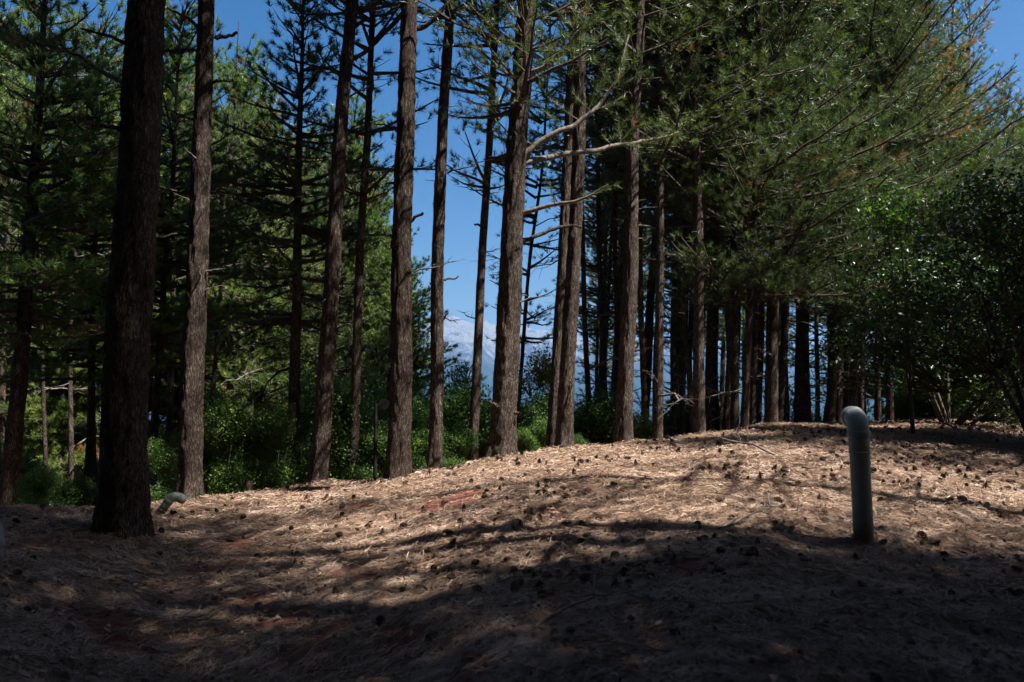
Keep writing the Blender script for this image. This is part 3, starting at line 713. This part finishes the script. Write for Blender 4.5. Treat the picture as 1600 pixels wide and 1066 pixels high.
pbranch(t, [(808, 255), (860, 248), (920, 240), (970, 230), (1010, 228), (1060, 215)], 11.8, .052, .02, green=14, seed=30, dY=1.2)
pbranch(t, [(806, 335), (860, 325), (910, 312), (955, 290)], 11.8, .042, .012, green=3, seed=31, dY=-.4)
pbranch(t, [(803, 380), (840, 362), (880, 350), (905, 352)], 11.8, .038, .016, seed=32, dY=.3)
pbranch(t, [(815, 245), (850, 222), (890, 200), (930, 170), (960, 130), (980, 60)], 11.8, .05, .018, green=20, seed=33, dY=.4)
pbranch(t, [(776, 636), (768, 634), (764, 632)], 11.6, .03, .025, seed=34)
pbranch(t, [(800, 643), (808, 646), (814, 648)], 11.7, .03, .02, seed=35)
pbranch(t, [(815, 120), (860, 100), (900, 60), (930, 20)], 11.8, .05, .025, green=16, seed=36, dY=-.5)
t = T[11]
pbranch(t, [(890, 590), (893, 600), (884, 650)], 12.6, .012, .008, seed=37)
t = T[29]
pbranch(t, [(1232, 445), (1290, 452), (1350, 468), (1420, 482)], 17, .028, .010, seed=38, dY=-1.0)
pbranch(t, [(1229, 500), (1258, 505), (1290, 520), (1310, 545)], 17.2, .022, .008, seed=39)

# background wood: downhill pines behind the crest
BG_L = 'slender pine deep in the stand behind the mound, one of many alike'
brnd = random.Random(11)
def bgtree(x, Y, ck, H, w, label, group, lean=.02, cs=1.0, sz=None):
    X = (x - 800) / F * Y
    o = pine((X, Y, gz(X, Y) - .1), (brnd.uniform(-.01, .05) + lean * .5, 0), H, round(w / 2, 2), ck, label, group, ndead=brnd.choice([3, 4, 5]), dead_lo=1, dead_hi=7, seed=brnd.randint(0, 2), cs=cs, long=True)
    return o
# bright crowns on the left, 19-34 m off
LEFT = [(30, 24, 'full2', 40), (95, 21, 'full1', 150), (165, 27, 'full2', 95), (210, 22, 'full2', 120), (265, 26, 'full1', 95), (345, 23, 'full2', 100), (390, 27, 'full1', 150), (430, 24, 'full3', 190),
        (545, 25, 'full2', 215), (590, 29, 'full1', 300), (598, 23, 'full2', 370), (500, 22, 'full3', 200), (130, 33, 'full1', 110), (300, 33, 'full2', 110), (10, 31, 'full1', 60), (-60, 22, 'full2', 40), (515, 31, 'full1', 170), (370, 31, 'full2', 130), (560, 36, 'full2', 300), (445, 28, 'full1', 210), (470, 34, 'full2', 220)]
for x, Y, ck, yt in LEFT:
    o = bgtree(x, Y, ck, 14.5, .26, 'bushy sunlit pine on the downhill slope behind the left trunks', 'bushy pines on the slope at the left', lean=0)
    h1 = {'full1': 14.3, 'full2': 13.3, 'full3': 15.2}[ck]
    k = (at(x, yt, Y)[2] - o.location.z) / h1
    o.scale = (max(.75, min(k, 1.2)), max(.75, min(k, 1.2)), k)
# right wood
for i in range(60):
    x = 885 + 760 * brnd.random() ** .62; Y = brnd.uniform(21, 44) if x > 1080 else brnd.uniform(26, 44)
    if x < 900 and Y < 26: continue
    o = bgtree(x, Y, brnd.choice(['thin1', 'thin2', 'tall3', 'full3', 'tall1', 'thin1'] if x > 1380 else ['thin1', 'thin2', 'tall1', 'tall3', 'tall2', 'tall1', 'tall2']), brnd.choice([15, 16, 17]), brnd.choice([.2, .24, .28]), BG_L, 'slender pines of the wood behind the mound')
    if x > 1440: k = min(1, (at(x, 190, Y)[2] - o.location.z) / 15.5); o.scale = (max(.75, k), max(.75, k), k)
for i in range(26):
    x = brnd.uniform(890, 1480); Y = brnd.uniform(18.5, 27)
    bgtree(x, Y, brnd.choice(['tall3', 'tall3', 'thin2']), brnd.choice([15, 16, 17]), brnd.choice([.16, .2, .24]), BG_L, 'slender pines of the wood behind the mound', lean=.04)
for i in range(15):
    x = brnd.uniform(885, 1340); Y = brnd.uniform(17.5, 24)
    bgtree(x, Y, 'tall2', 17, brnd.choice([.12, .16, .2]), BG_L, 'slender pines of the wood behind the mound', lean=.05)
for i in range(18):
    x = brnd.uniform(-80, 400); Y = brnd.uniform(17, 30)
    o = bgtree(x, Y, brnd.choice(['thin1', 'thin2', 'full3']), 16, brnd.choice([.18, .22, .26]), 'thin pine stem among many in the shady wood at the left', 'thin pines of the wood at the left', lean=0)
    k = (at(x, brnd.uniform(130, 260), Y)[2] - o.location.z) / 15.5; o.scale = (max(.8, k), max(.8, k), k)
for x, Y in ((655, 44), (750, 40), (845, 27), (862, 34), (835, 45)):
    pass

for x, Y, ck, H in ((1420, 26, 'full2', 14), (1475, 24, 'full1', 14), (1530, 22, 'full2', 14), (1590, 24, 'full1', 15), (1640, 20, 'full2', 15), (1510, 30, 'full2', 16), (1600, 31, 'full1', 16), (1450, 36, 'full1', 16)):
    o = bgtree(x, Y, ck, 14.5, .26, 'dense dark pine closing off the wood at the right', 'dense pines closing off the wood at the right')
    if x > 1400: k = (at(x, 215 if x > 1500 else 120, Y)[2] - o.location.z) / 13.8; o.scale = (max(.75, k), max(.75, k), k)
# near trees beside and behind the camera: they shade the foreground
NEAR = [(10.4, 9.6, 'near3', 14, .15, 'pine outside the right edge whose branches reach into the upper right corner', 1.2),
        (8.4, 1.8, 'near2', 15, .16, 'pine outside the right edge beside the camera', 0), (4.7, -.6, 'near2', 15, .16, 'pine standing right of the camera, shading the foreground', .4), (6.4, -.8, 'near1', 15, .15, 'second pine right of the camera, farther out', .6), (9.9, -.4, 'near1', 15, .15, 'third pine right of the camera', 0),
        (2.6, -1.6, 'near2', 15, .16, 'pine standing behind the camera', .4), (12.0, .2, 'high', 20, .17, 'tall pine far right of the camera', 0), (4.6, 4.5, 'high', 23, .17, 'tall pine outside the right edge with its crown high above the mound', 3.6), (3.0, 1.2, 'high', 20, .17, 'tall pine right behind the camera', -1), (8.0, .2, 'high', 20, .17, 'tall pine right of the camera among lower ones', -1),
        (7.2, -2.6, 'near1', 15, .15, 'pine behind and right of the camera', 0), (-6.9, 5.8, 'near1', 14, .15, 'pine outside the left edge with dark hanging foliage', .3), (-10.2, 10.5, 'near2', 14, .15, 'pine just outside the left edge behind the dark foliage', 0), (-2.8, -1.5, 'near2', 15, .16, 'pine standing left of and behind the camera', 0),
        (0, -5, 'near2', 15, .16, 'pine farther behind the camera', 0), (-6, -3, 'near1', 15, .16, 'pine far behind the camera on the left', 0), (12.5, -1.5, 'near2', 15, .16, 'pine far behind the camera on the right', 0), (4.5, -5.5, 'high', 20, .17, 'tall pine far behind the camera', 0), (-8, 1.5, 'near2', 15, .16, 'pine left of the camera', 0),
        (-1.2, .8, 'high', 20, .17, 'tall pine just left of the camera', 0), (-5.0, .5, 'high', 20, .17, 'tall pine left of the camera', -1), (-3.5, -5.5, 'high', 20, .17, 'tall pine behind the camera on the left', -1), (1, -9, 'near1', 15, .16, 'pine well behind the camera', 0), (-10.5, -3, 'near2', 15, .16, 'pine farthest left behind the camera', 0), (8, -8, 'near1', 15, .16, 'pine well behind and right of the camera', 0), (16, 3, 'near1', 15, .16, 'pine farthest right of the camera', 0), (14.5, 9.5, 'near1', 15, .16, 'pine beyond the right edge, behind its neighbours', 0), (11.6, 11.6, 'near3', 14, .15, 'pine outside the right edge shading the broadleaf tree', 0), (-11.5, 6, 'near1', 15, .16, 'pine beyond the left edge, behind its neighbours', 0)]
NEAR += [(3.3, 3.3, 'high', 23, .17, 'tall pine near the camera with a very high crown', 3.0), (6.6, 2.7, 'sparse', 17, .14, 'thin-crowned pine right of the camera', .5), (4.2, 4.3, 'sparse', 17, .14, 'thin-crowned pine right of the line of view, nearest to the camera', .5), (2.7, 2.4, 'high', 20, .17, 'tall pine close to the camera, right of its line of view', 0), (6.7, 6.0, 'sparse', 17, .14, 'thin-crowned pine outside the right edge, nearest to the mound', .5)]
ornd = random.Random(21); pts_o = []  # unseen rest of the wood, filled in to block sky light
while len(pts_o) < 84:
    a = math.radians(ornd.uniform(62, 298)); q = ornd.uniform(6, 27); X, Y = q * math.sin(a), q * math.cos(a)
    if any((X - p[0]) ** 2 + (Y - p[1]) ** 2 < 5.5 for p in pts_o + [(n_[0], n_[1]) for n_ in NEAR]): continue
    if 4 < X < 14.5 and Y > -.5: continue
    if abs(X) < .74 * Y + 3.0 or (X > 0 and Y > 4 and X < 1.3 * Y + 6): continue
    pts_o.append((X, Y))
for X, Y in pts_o:
    d_ = math.hypot(X, Y)
    ck = ornd.choice(['high', 'near2', 'near1', 'near3'] if d_ < 13 else ['full1', 'full2', 'full2', 'near3'])
    pine((X, Y, gz(X, Y) - .1), (ornd.uniform(-.03, .03), 0), 17, .15, ck, 'pine of the wood around and behind the camera, outside the picture', 'pines around and behind the camera', ndead=2, dead_lo=2, dead_hi=5, seed=ornd.randint(0, 2))
for X, Y, ck, H, w, lab, cz in NEAR:
    pine((X, Y, gz(X, Y) - .1), (0, 0), H, w, ck, lab, ndead=4, dead_lo=2, dead_hi=5, seed=int(abs(X * 3)) % 3, cz=cz)

# ------------------------------------------------------------------ broadleaf shrubs and trees
def leafy_mesh(seed, blobs, nleaf, size, mat_, stems=True, name='foliage'):
    """blobs: (x,y,z,r) clumps; leaves are folded rhombs on twigs inside the clumps"""
    r = np.random.default_rng(seed); b = MB(); w = np.array([q[3] ** 2 for q in blobs]); w = w / w.sum()
    for (x, y, z, rad), ww in zip(blobs, w):
        k = int(nleaf * ww); nc = max(3, k // 14)
        c = r.normal(size=(nc, 3)); c /= np.linalg.norm(c, axis=1)[:, None]; c = c * (rad * r.uniform(.35, 1.08, nc) ** .6)[:, None] * [1, 1, .85] + [x, y, z]
        ctr = np.repeat(c, 14, 0); m_ = len(ctr)
        P = ctr + r.normal(0, size * 1.5, (m_, 3))
        d = r.normal(size=(m_, 3)) + [0, 0, -.2]; d /= np.linalg.norm(d, axis=1)[:, None]
        nrm = r.normal(size=(m_, 3)) * [.7, .7, .5] + [0, 0, .9]; s = np.cross(d, nrm); s /= np.linalg.norm(s, axis=1)[:, None] + 1e-9
        n2 = np.cross(s, d); L = size * r.uniform(.6, 1.2, m_)[:, None]
        V = np.stack([P, P + d * L * .5 + s * L * .32 + n2 * L * .08, P + d * L, P + d * L * .5 - s * L * .32 + n2 * L * .08], 1).reshape(-1, 3)
        v = np.repeat(np.clip(np.repeat(r.normal(.5, .22, nc), 14) + r.normal(0, .12, m_), 0, 1), 4)
        b.add(V, np.arange(m_ * 4).reshape(-1, 4), m=1, a=v)
        if stems:
            for q in c[::3]:
                P0 = np.array([x * .5, y * .5, max(.1, z - rad * .9)]); mid = (P0 + q) / 2 + r.normal(0, .06, 3)
                b.add(*tube([P0, mid, q], [.012, .008, .003], 3), m=0)
    return b.mesh(name, [TWIG, mat_])
def stem_mesh(seed, tops, r0=.03):
    r = np.random.default_rng(seed); b = MB()
    for x, y, z in tops:
        k = 6; s = np.linspace(0, 1, k); P = np.stack([x * s ** 1.3, y * s ** 1.3, -.3 + (z + .3) * s], -1) + np.cumsum(r.normal(0, .02, (k, 3)), 0)
        b.add(*tube(P, r0 * (1 - .7 * s), 6), m=0)
    return b.mesh('stem', [TWIG], True)
def blobs_for(seed, h, rad, n):
    r = random.Random(seed); out = []
    for i in range(n):
        a = r.uniform(0, 6.28); t = r.uniform(.12, 1); q = rad * (1 - .55 * t) * r.uniform(.2, 1)
        out.append((q * math.cos(a), q * math.sin(a), h * t * .88, rad * r.uniform(.28, .5)))
    return out
SH = []
for i, (h, rad, n, m_) in enumerate([(2.6, 1.1, 12, LEAF), (3.4, 1.2, 15, LEAF), (1.7, 1.0, 9, LEAF), (4.4, 1.4, 18, LEAF), (3.0, 1.0, 12, LEAF_Y)]):
    bl = blobs_for(200 + i, h, rad, n)
    SH.append((leafy_mesh(300 + i, bl, 11000 if i != 3 else 15000, .06, m_), stem_mesh(400 + i, [(q[0], q[1], q[2]) for q in bl[:6]], .03)))
def shrub(X, Y, k, s, label, group=None, name='shrub', cat='shrub', dz=0):
    if group: s *= (.85 if X < -1.5 else 1) * brnd.uniform(.62, 1.15)
    o = link(name, None); o.location = (X, Y, gz(X, Y) - .05 + dz); o.rotation_euler = (0, 0, brnd.uniform(0, 6.28)); o.scale = (s, s, s * brnd.uniform(.9, 1.1))
    tag(o, label, cat, group); link('foliage', SH[k][0], o); link('stem', SH[k][1], o); return o
SL = 'leafy green broadleaf shrub in the thicket behind the crest'
for x, Y, k, s in [(20, 14, 0, 1), (70, 16, 2, 1), (120, 13.5, 2, .6), (210, 13, 0, .8), (248, 12.8, 0, .75), (275, 15, 1, .9), (345, 15, 1, 1), (390, 14, 0, 1), (352, 13.4, 0, .9), (415, 17, 3, .85), (430, 13.8, 0, .85), (470, 16.5, 3, .8), (505, 17.5, 1, 1.1), (525, 14.5, 0, .95), (560, 16, 1, 1), (585, 19, 3, .95), (600, 15, 0, .9), (650, 15.5, 0, .85), (672, 19, 1, .95), (705, 17, 1, .85),
                   (725, 21, 1, .75), (742, 15.5, 2, 1), (765, 18, 1, .75), (800, 20, 1, .8), (845, 14.2, 2, .62), (905, 18, 0, 1), (930, 17, 2, 1.1), (955, 21, 1, 1.1), (985, 20, 2, 1.2), (1010, 22, 1, 1.1), (1045, 20, 2, 1.1), (1090, 24, 1, 1), (1120, 23, 2, 1.2), (1235, 26, 1, 1), (1180, 25, 2, 1.2), (1290, 26, 1, 1), (1400, 24, 0, 1), (1430, 22, 1, 1),
                   (640, 24, 1, .8), (560, 24, 3, 1.1), (450, 24, 3, 1.1), (380, 22, 3, 1.0), (330, 20, 3, .9), (655, 13.6, 2, .55), (700, 14.2, 2, .6), (712, 13.4, 2, .5), (825, 13.8, 2, .6), (850, 15.5, 0, .6), (835, 15.2, 2, .8), (905, 14.5, 2, .5), (1010, 16, 2, .6), (640, 14.4, 2, .8), (585, 14, 2, .7), (1450, 21, 3, 1), (1500, 20, 1, 1.1), (1550, 21, 3, 1), (1600, 20, 1, 1.1), (1640, 18, 3, 1), (1480, 25, 3, 1.2), (1540, 26, 3, 1.2), (1350, 28, 3, 1), (1270, 30, 3, 1)]:
    shrub((x - 800) / F * Y, Y, k, s, SL, 'broadleaf shrubs of the thicket behind the crest')
shrub((842 - 800) / F * 16.5, 16.5, 4, .95, 'yellowing shrub glowing in sun between the thick pine and the touching pair')
shrub((815 - 800) / F * 19, 19, 4, .9, 'pale green-yellow shrub behind the thin crooked pine')
shrub((60 - 800) / F * 10, 10, 2, .35, 'low green plant on the ground near the left edge', None, 'low_plant', 'plant')
# young pines among the shrubs
def young(x, ytop, Y, label):
    X = (x - 800) / F * Y; zt = at(x, ytop, Y)[2]; z0 = gz(X, Y); h = zt - z0
    o = link('young_pine', None); o.location = (X, Y, z0); o.scale = [h / 4.1] * 3; tag(o, label, 'young pine')
    c = link('crown', crown('young'), o); c.rotation_euler = (0, 0, x)
    if 'y' not in TRUNKS: TRUNKS['y'] = trunk_mesh(4.1, .05, 950, 8, .2)
    link('trunk', TRUNKS['y'], o)
young(730, 568, 22, 'small pine top rising over the shrubs at the foot of the mountains')
young(588, 540, 20, 'small pine left of the stout trunk by the sky gap')
young(862, 590, 24, 'low young pine between the yellowing shrub and the touching pair')
young(655, 583, 26, 'light green young pine right of the stout trunk by the sky gap')
young(395, 560, 19, 'young pine above the dark thicket at the left')

# broadleaf tree at the right edge
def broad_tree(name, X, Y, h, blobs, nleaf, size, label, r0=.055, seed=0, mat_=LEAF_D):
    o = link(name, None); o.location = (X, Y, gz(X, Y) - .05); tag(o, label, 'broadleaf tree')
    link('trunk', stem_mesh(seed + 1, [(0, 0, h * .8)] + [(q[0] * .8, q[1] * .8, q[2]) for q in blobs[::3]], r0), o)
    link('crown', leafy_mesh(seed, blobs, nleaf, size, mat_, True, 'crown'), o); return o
r_ = random.Random(3)
bl = [(r_.uniform(-2.3, 2.3), r_.uniform(-1.4, 1.6), r_.uniform(.7, 3.75), r_.uniform(.45, .8)) for _ in range(34)]
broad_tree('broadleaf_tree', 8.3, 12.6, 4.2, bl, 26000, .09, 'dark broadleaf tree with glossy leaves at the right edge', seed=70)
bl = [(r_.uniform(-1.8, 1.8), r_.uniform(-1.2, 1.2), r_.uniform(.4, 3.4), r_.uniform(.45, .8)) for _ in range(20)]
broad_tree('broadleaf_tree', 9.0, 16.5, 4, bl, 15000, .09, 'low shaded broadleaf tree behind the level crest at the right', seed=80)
bl = [(r_.uniform(-.5, .5), r_.uniform(-.4, .4), 3.75 + r_.uniform(-.3, .25), r_.uniform(.2, .35)) for _ in range(6)]
broad_tree('broadleaf_sapling', (1425 - 800) / F * 13.2, 13.2, 3.9, bl, 1500, .09, 'slim broadleaf sapling with a bright green leaf cluster at its top', .025, seed=90, mat_=LEAF)

# ------------------------------------------------------------------ vent pipes
def lathe_tube(P, R, n=28): return tube(P, R, n)
def vent_pipe(base, up, r0, Ltot, turn, label, seed=0):
    """vertical pipe, coupling rings and a bend at the top turning towards `turn`"""
    o = link('vent_pipe', None); o.location = base; tag(o, label, 'vent pipe')
    z = Vector((0, 0, 1)); o.rotation_euler = z.rotation_difference(Vector(up)).to_euler()
    b = MB(); s = np.linspace(-.25, Ltot, 20); b.add(*tube(np.stack([0 * s, 0 * s, s], -1), np.full(20, r0), 28)); link('pipe', b.mesh('pipe', [PVC], True), o)
    def ring(z0, z1, rr, name):
        q = MB(); zs = [z0, z0, z0 + .006, z1 - .006, z1, z1]; rs = [r0 * 1.002, rr - .003, rr, rr, rr - .003, r0 * 1.002]
        th = np.arange(32) * 2 * math.pi / 32; V = np.array([[r_ * math.cos(t), r_ * math.sin(t), zz] for zz, r_ in zip(zs, rs) for t in th])
        i = np.arange(5)[:, None] * 32; j = np.arange(32)[None]; j2 = (j + 1) % 32
        q.add(V, np.stack([i + j, i + j2, i + 32 + j2, i + 32 + j], -1).reshape(-1, 4)); link(name, q.mesh(name, [PVC], True), o)
    ring(Ltot - .13, Ltot - .115, r0 * 1.10, 'coupling'); ring(Ltot - .115, Ltot - .02, r0 * 1.045, 'coupling'); ring(Ltot - .02, Ltot + .03, r0 * 1.13, 'coupling')
    # bend
    td = np.array([math.cos(turn), math.sin(turn), 0]); Rb = r0 * 1.25
    ang = np.linspace(0, math.pi * .5, 14); re = r0 * 1.06
    P = [np.array([0, 0, Ltot - .0]), np.array([0, 0, Ltot + .02])] + [np.array([0, 0, Ltot + .03]) + td * Rb * (1 - math.cos(a)) + np.array([0, 0, Rb * math.sin(a)]) for a in ang] + [np.array([0, 0, Ltot + .03 + Rb]) + td * (Rb + .02)]
    q = MB(); q.add(*tube(P, np.full(len(P), re), 28))
    e = P[-1]; q.add(*tube([e - td * .002, e + td * .004, e + td * .07, e + td * .072, e + td * .06, e - td * .05], [re, re * 1.12, re * 1.12, re * 1.0, re * .97, re * .95], 28))
    link('elbow', q.mesh('elbow', [PVC], True), o)
    return o
pb = at(1350, 850, 5.6); pb[2] = gz(pb[0], pb[1])
pt = at(1341, 668, 5.6); d = pt - pb
vent_pipe(pb, d, .067, float(np.linalg.norm(d)) - .05, math.radians(80), 'upright grey plastic vent pipe with elbow standing on the sunlit mound')
lp = at(-16, 868, 5.6); lp[2] = gz(lp[0], lp[1])
vent_pipe(lp, (0, 0, 1), .078, .22, math.radians(150), 'short grey pipe stub cut off by the left edge of the picture')
lb = at(248, 792, 9.8); lb[2] = gz(lb[0], lb[1]) + .02
vent_pipe(lb, (.6, 0, .8), .05, .2, math.radians(40), 'leaning grey pipe with a pale dusty elbow between the thickest and the sun-speckled trunk')

# ------------------------------------------------------------------ sign post, small things
so = link('sign_post', None); sp = at(586, 740, 13.0); so.location = (sp[0], sp[1], gz(sp[0], sp[1])); tag(so, 'thin dark post with a rounded dark plate, left of the stout pine', 'sign post')
hp = at(587, 630, 13.0)[2] - so.location.z
b = MB(); b.add(*tube([(0, 0, -.2), (0, 0, hp / 2), (0, 0, hp)], [.032, .03, .028], 10)); link('post', b.mesh('post', [IRON], True), so)
b = MB(); cx = .135; cz = hp - .02; th = np.arange(28) * 2 * math.pi / 28
ring_ = np.array([[cx + .082 * math.cos(t) * (1 + .05 * math.cos(2 * t)), 0, cz + .085 * math.sin(t)] for t in th])
V = np.vstack([ring_ + [0, -.008, 0], ring_ + [0, .008, 0], [[cx, -.008, cz], [cx, .008, cz]]]); j = np.arange(28); j2 = (j + 1) % 28
b.add(V, np.stack([j, j2, j2 + 28, j + 28], -1)); b.n -= len(V)
F_ = MB(); F_.add(V, np.stack([j, j2, j2 + 28, j + 28], -1)); F_.F.setdefault((3, 0), []).append(np.stack([j, j2, np.full(28, 56)], -1)); F_.F[(3, 0)].append(np.stack([j2 + 28, j + 28, np.full(28, 57)], -1))
link('plate', F_.mesh('plate', [IRON]), so)
b = MB(); b.add(*tube([(0, 0, hp - .05), (.05, 0, hp - .03), (.09, 0, hp - .02)], [.012] * 3, 6)); link('arm', b.mesh('arm', [IRON], True), so)

# fallen sticks on the mound
STICK = [dead_branch_mesh(500 + i, L, True) for i, L in enumerate((.5, .8))]
for px, py, k, rz, lab in [(1210, 715, 1, 2.6, 'pale forked dead twig on the sunlit crest left of the vent pipe'), (800, 1000, 0, .5, 'thin dead twig half buried in the shaded foreground needles'), (1120, 830, 0, .4, 'small dead twig on the needles left of the vent pipe'),
                           (1500, 674, 1, 2.9, 'long pale twig sticking up at the foot of the broadleaf tree'), (480, 800, 0, .9, 'dead twig among cones at the left end of the sunny patch')]:
    p = ground_hit(px, py); o = link('fallen_twig', STICK[k]); o.location = (p[0], p[1], gz(p[0], p[1]) + .03); o.rotation_euler = (0, -.12, rz); tag(o, lab, 'twig')
# small stump at the left end of the crest
p = ground_hit(389, 770); b = MB(); b.add(*tube([(0, 0, -.1), (0, 0, .08), (.01, 0, .17), (.01, 0, .171)], [.055, .045, .042, .001], 12))
o = link('cut_stump', b.mesh('cut_stump', [BARK], True)); o.location = (p[0], p[1], gz(p[0], p[1])); tag(o, 'small pale cut stump on the crest right of the sun-speckled trunk', 'stump')

# ------------------------------------------------------------------ haze
def build_haze():
    me = bpy.data.meshes.new('haze'); x, y0, y1, z0, z1 = 16500, -14500, 14500, -420, 760
    V = [(-x, y0, z0), (x, y0, z0), (x, y1, z0), (-x, y1, z0), (-x, y0, z1), (x, y0, z1), (x, y1, z1), (-x, y1, z1)]
    me.from_pydata(V, [], [(0, 3, 2, 1), (4, 5, 6, 7), (0, 1, 5, 4), (1, 2, 6, 5), (2, 3, 7, 6), (3, 0, 4, 7)])
    m = bpy.data.materials.new('haze_air'); m.use_nodes = True; n = m.node_tree.nodes; l = m.node_tree.links; n.clear()
    o = n.new('ShaderNodeOutputMaterial'); v = n.new('ShaderNodeVolumePrincipled'); v.inputs['Color'].default_value = (.26, .55, 1, 1); v.inputs['Density'].default_value = HAZE; v.inputs['Anisotropy'].default_value = .2
    l.new(v.outputs[0], o.inputs['Volume']); me.materials.append(m)
    tag(link('haze', me), kind='stuff', label='pale blue haze fading the far mountains', cat='haze')
HAZE = 8.5e-5
build_haze()

# ------------------------------------------------------------------ labels that tell look-alikes apart
MARKS = [(190, 'thickest dark trunk'), (296, 'sun-speckled trunk'), (458, 'slim dead-branched pine'), (497, 'leaning trunk'), (549, 'thin straight pole'), (622, 'stout pine'), (679, 'dark pine in the sky gap'),
         (739, 'thin right-leaning pine'), (784, 'thick heavy-limbed pine'), (872, 'touching pair of pines'), (973, 'brown flared trunk'), (1027, 'straight black trunk'), (1094, 'sturdy left-tilting pine'),
         (1163, 'pair of rim-lit pines'), (1205, 'broad dark trunk'), (1293, 'clearly leaning pine'), (1345, 'grey vent pipe'), (1500, 'broadleaf tree')]
ORD = ['front', 'second', 'third', 'fourth', 'fifth', 'sixth', 'seventh', 'eighth', 'ninth', 'tenth', 'eleventh', 'twelfth', 'thirteenth', 'fourteenth', 'fifteenth', 'sixteenth', 'seventeenth', 'eighteenth', 'nineteenth', 'twentieth']
KIND = {'broadleaf shrubs of the thicket behind the crest': ('leafy shrub', 1), 'slender pines of the wood behind the mound': ('slender background pine', 1), 'bushy pines on the slope at the left': ('bushy sunlit pine', 1),
        'thin pines of the wood at the left': ('thin shaded pine stem', 1), 'dense pines closing off the wood at the right': ('dense dark pine', 1)}
buckets = {}
for o in list(bpy.data.objects):
    g = o.get('group')
    if g in KIND and o.get('category'):
        x = 800 + F * o.location.x / o.location.y
        mx, nm_ = min(MARKS, key=lambda m_: abs(m_[0] - x))
        side = 'left of' if x < mx else 'right of'
        buckets.setdefault((g, side, nm_), []).append((o.location.y, o.name, o))
for (g, side, nm_), L_ in buckets.items():
    L_.sort(key=lambda q: q[:2])
    for i, (_, _, o) in enumerate(L_):
        o['label'] = KIND[g][0] + ' ' + side + ' the ' + nm_ + ((', ' + ORD[i] + (' one' if i == 0 else ' from the front') if i < 16 else ', among the deepest in the shade') if len(L_) > 1 else '')
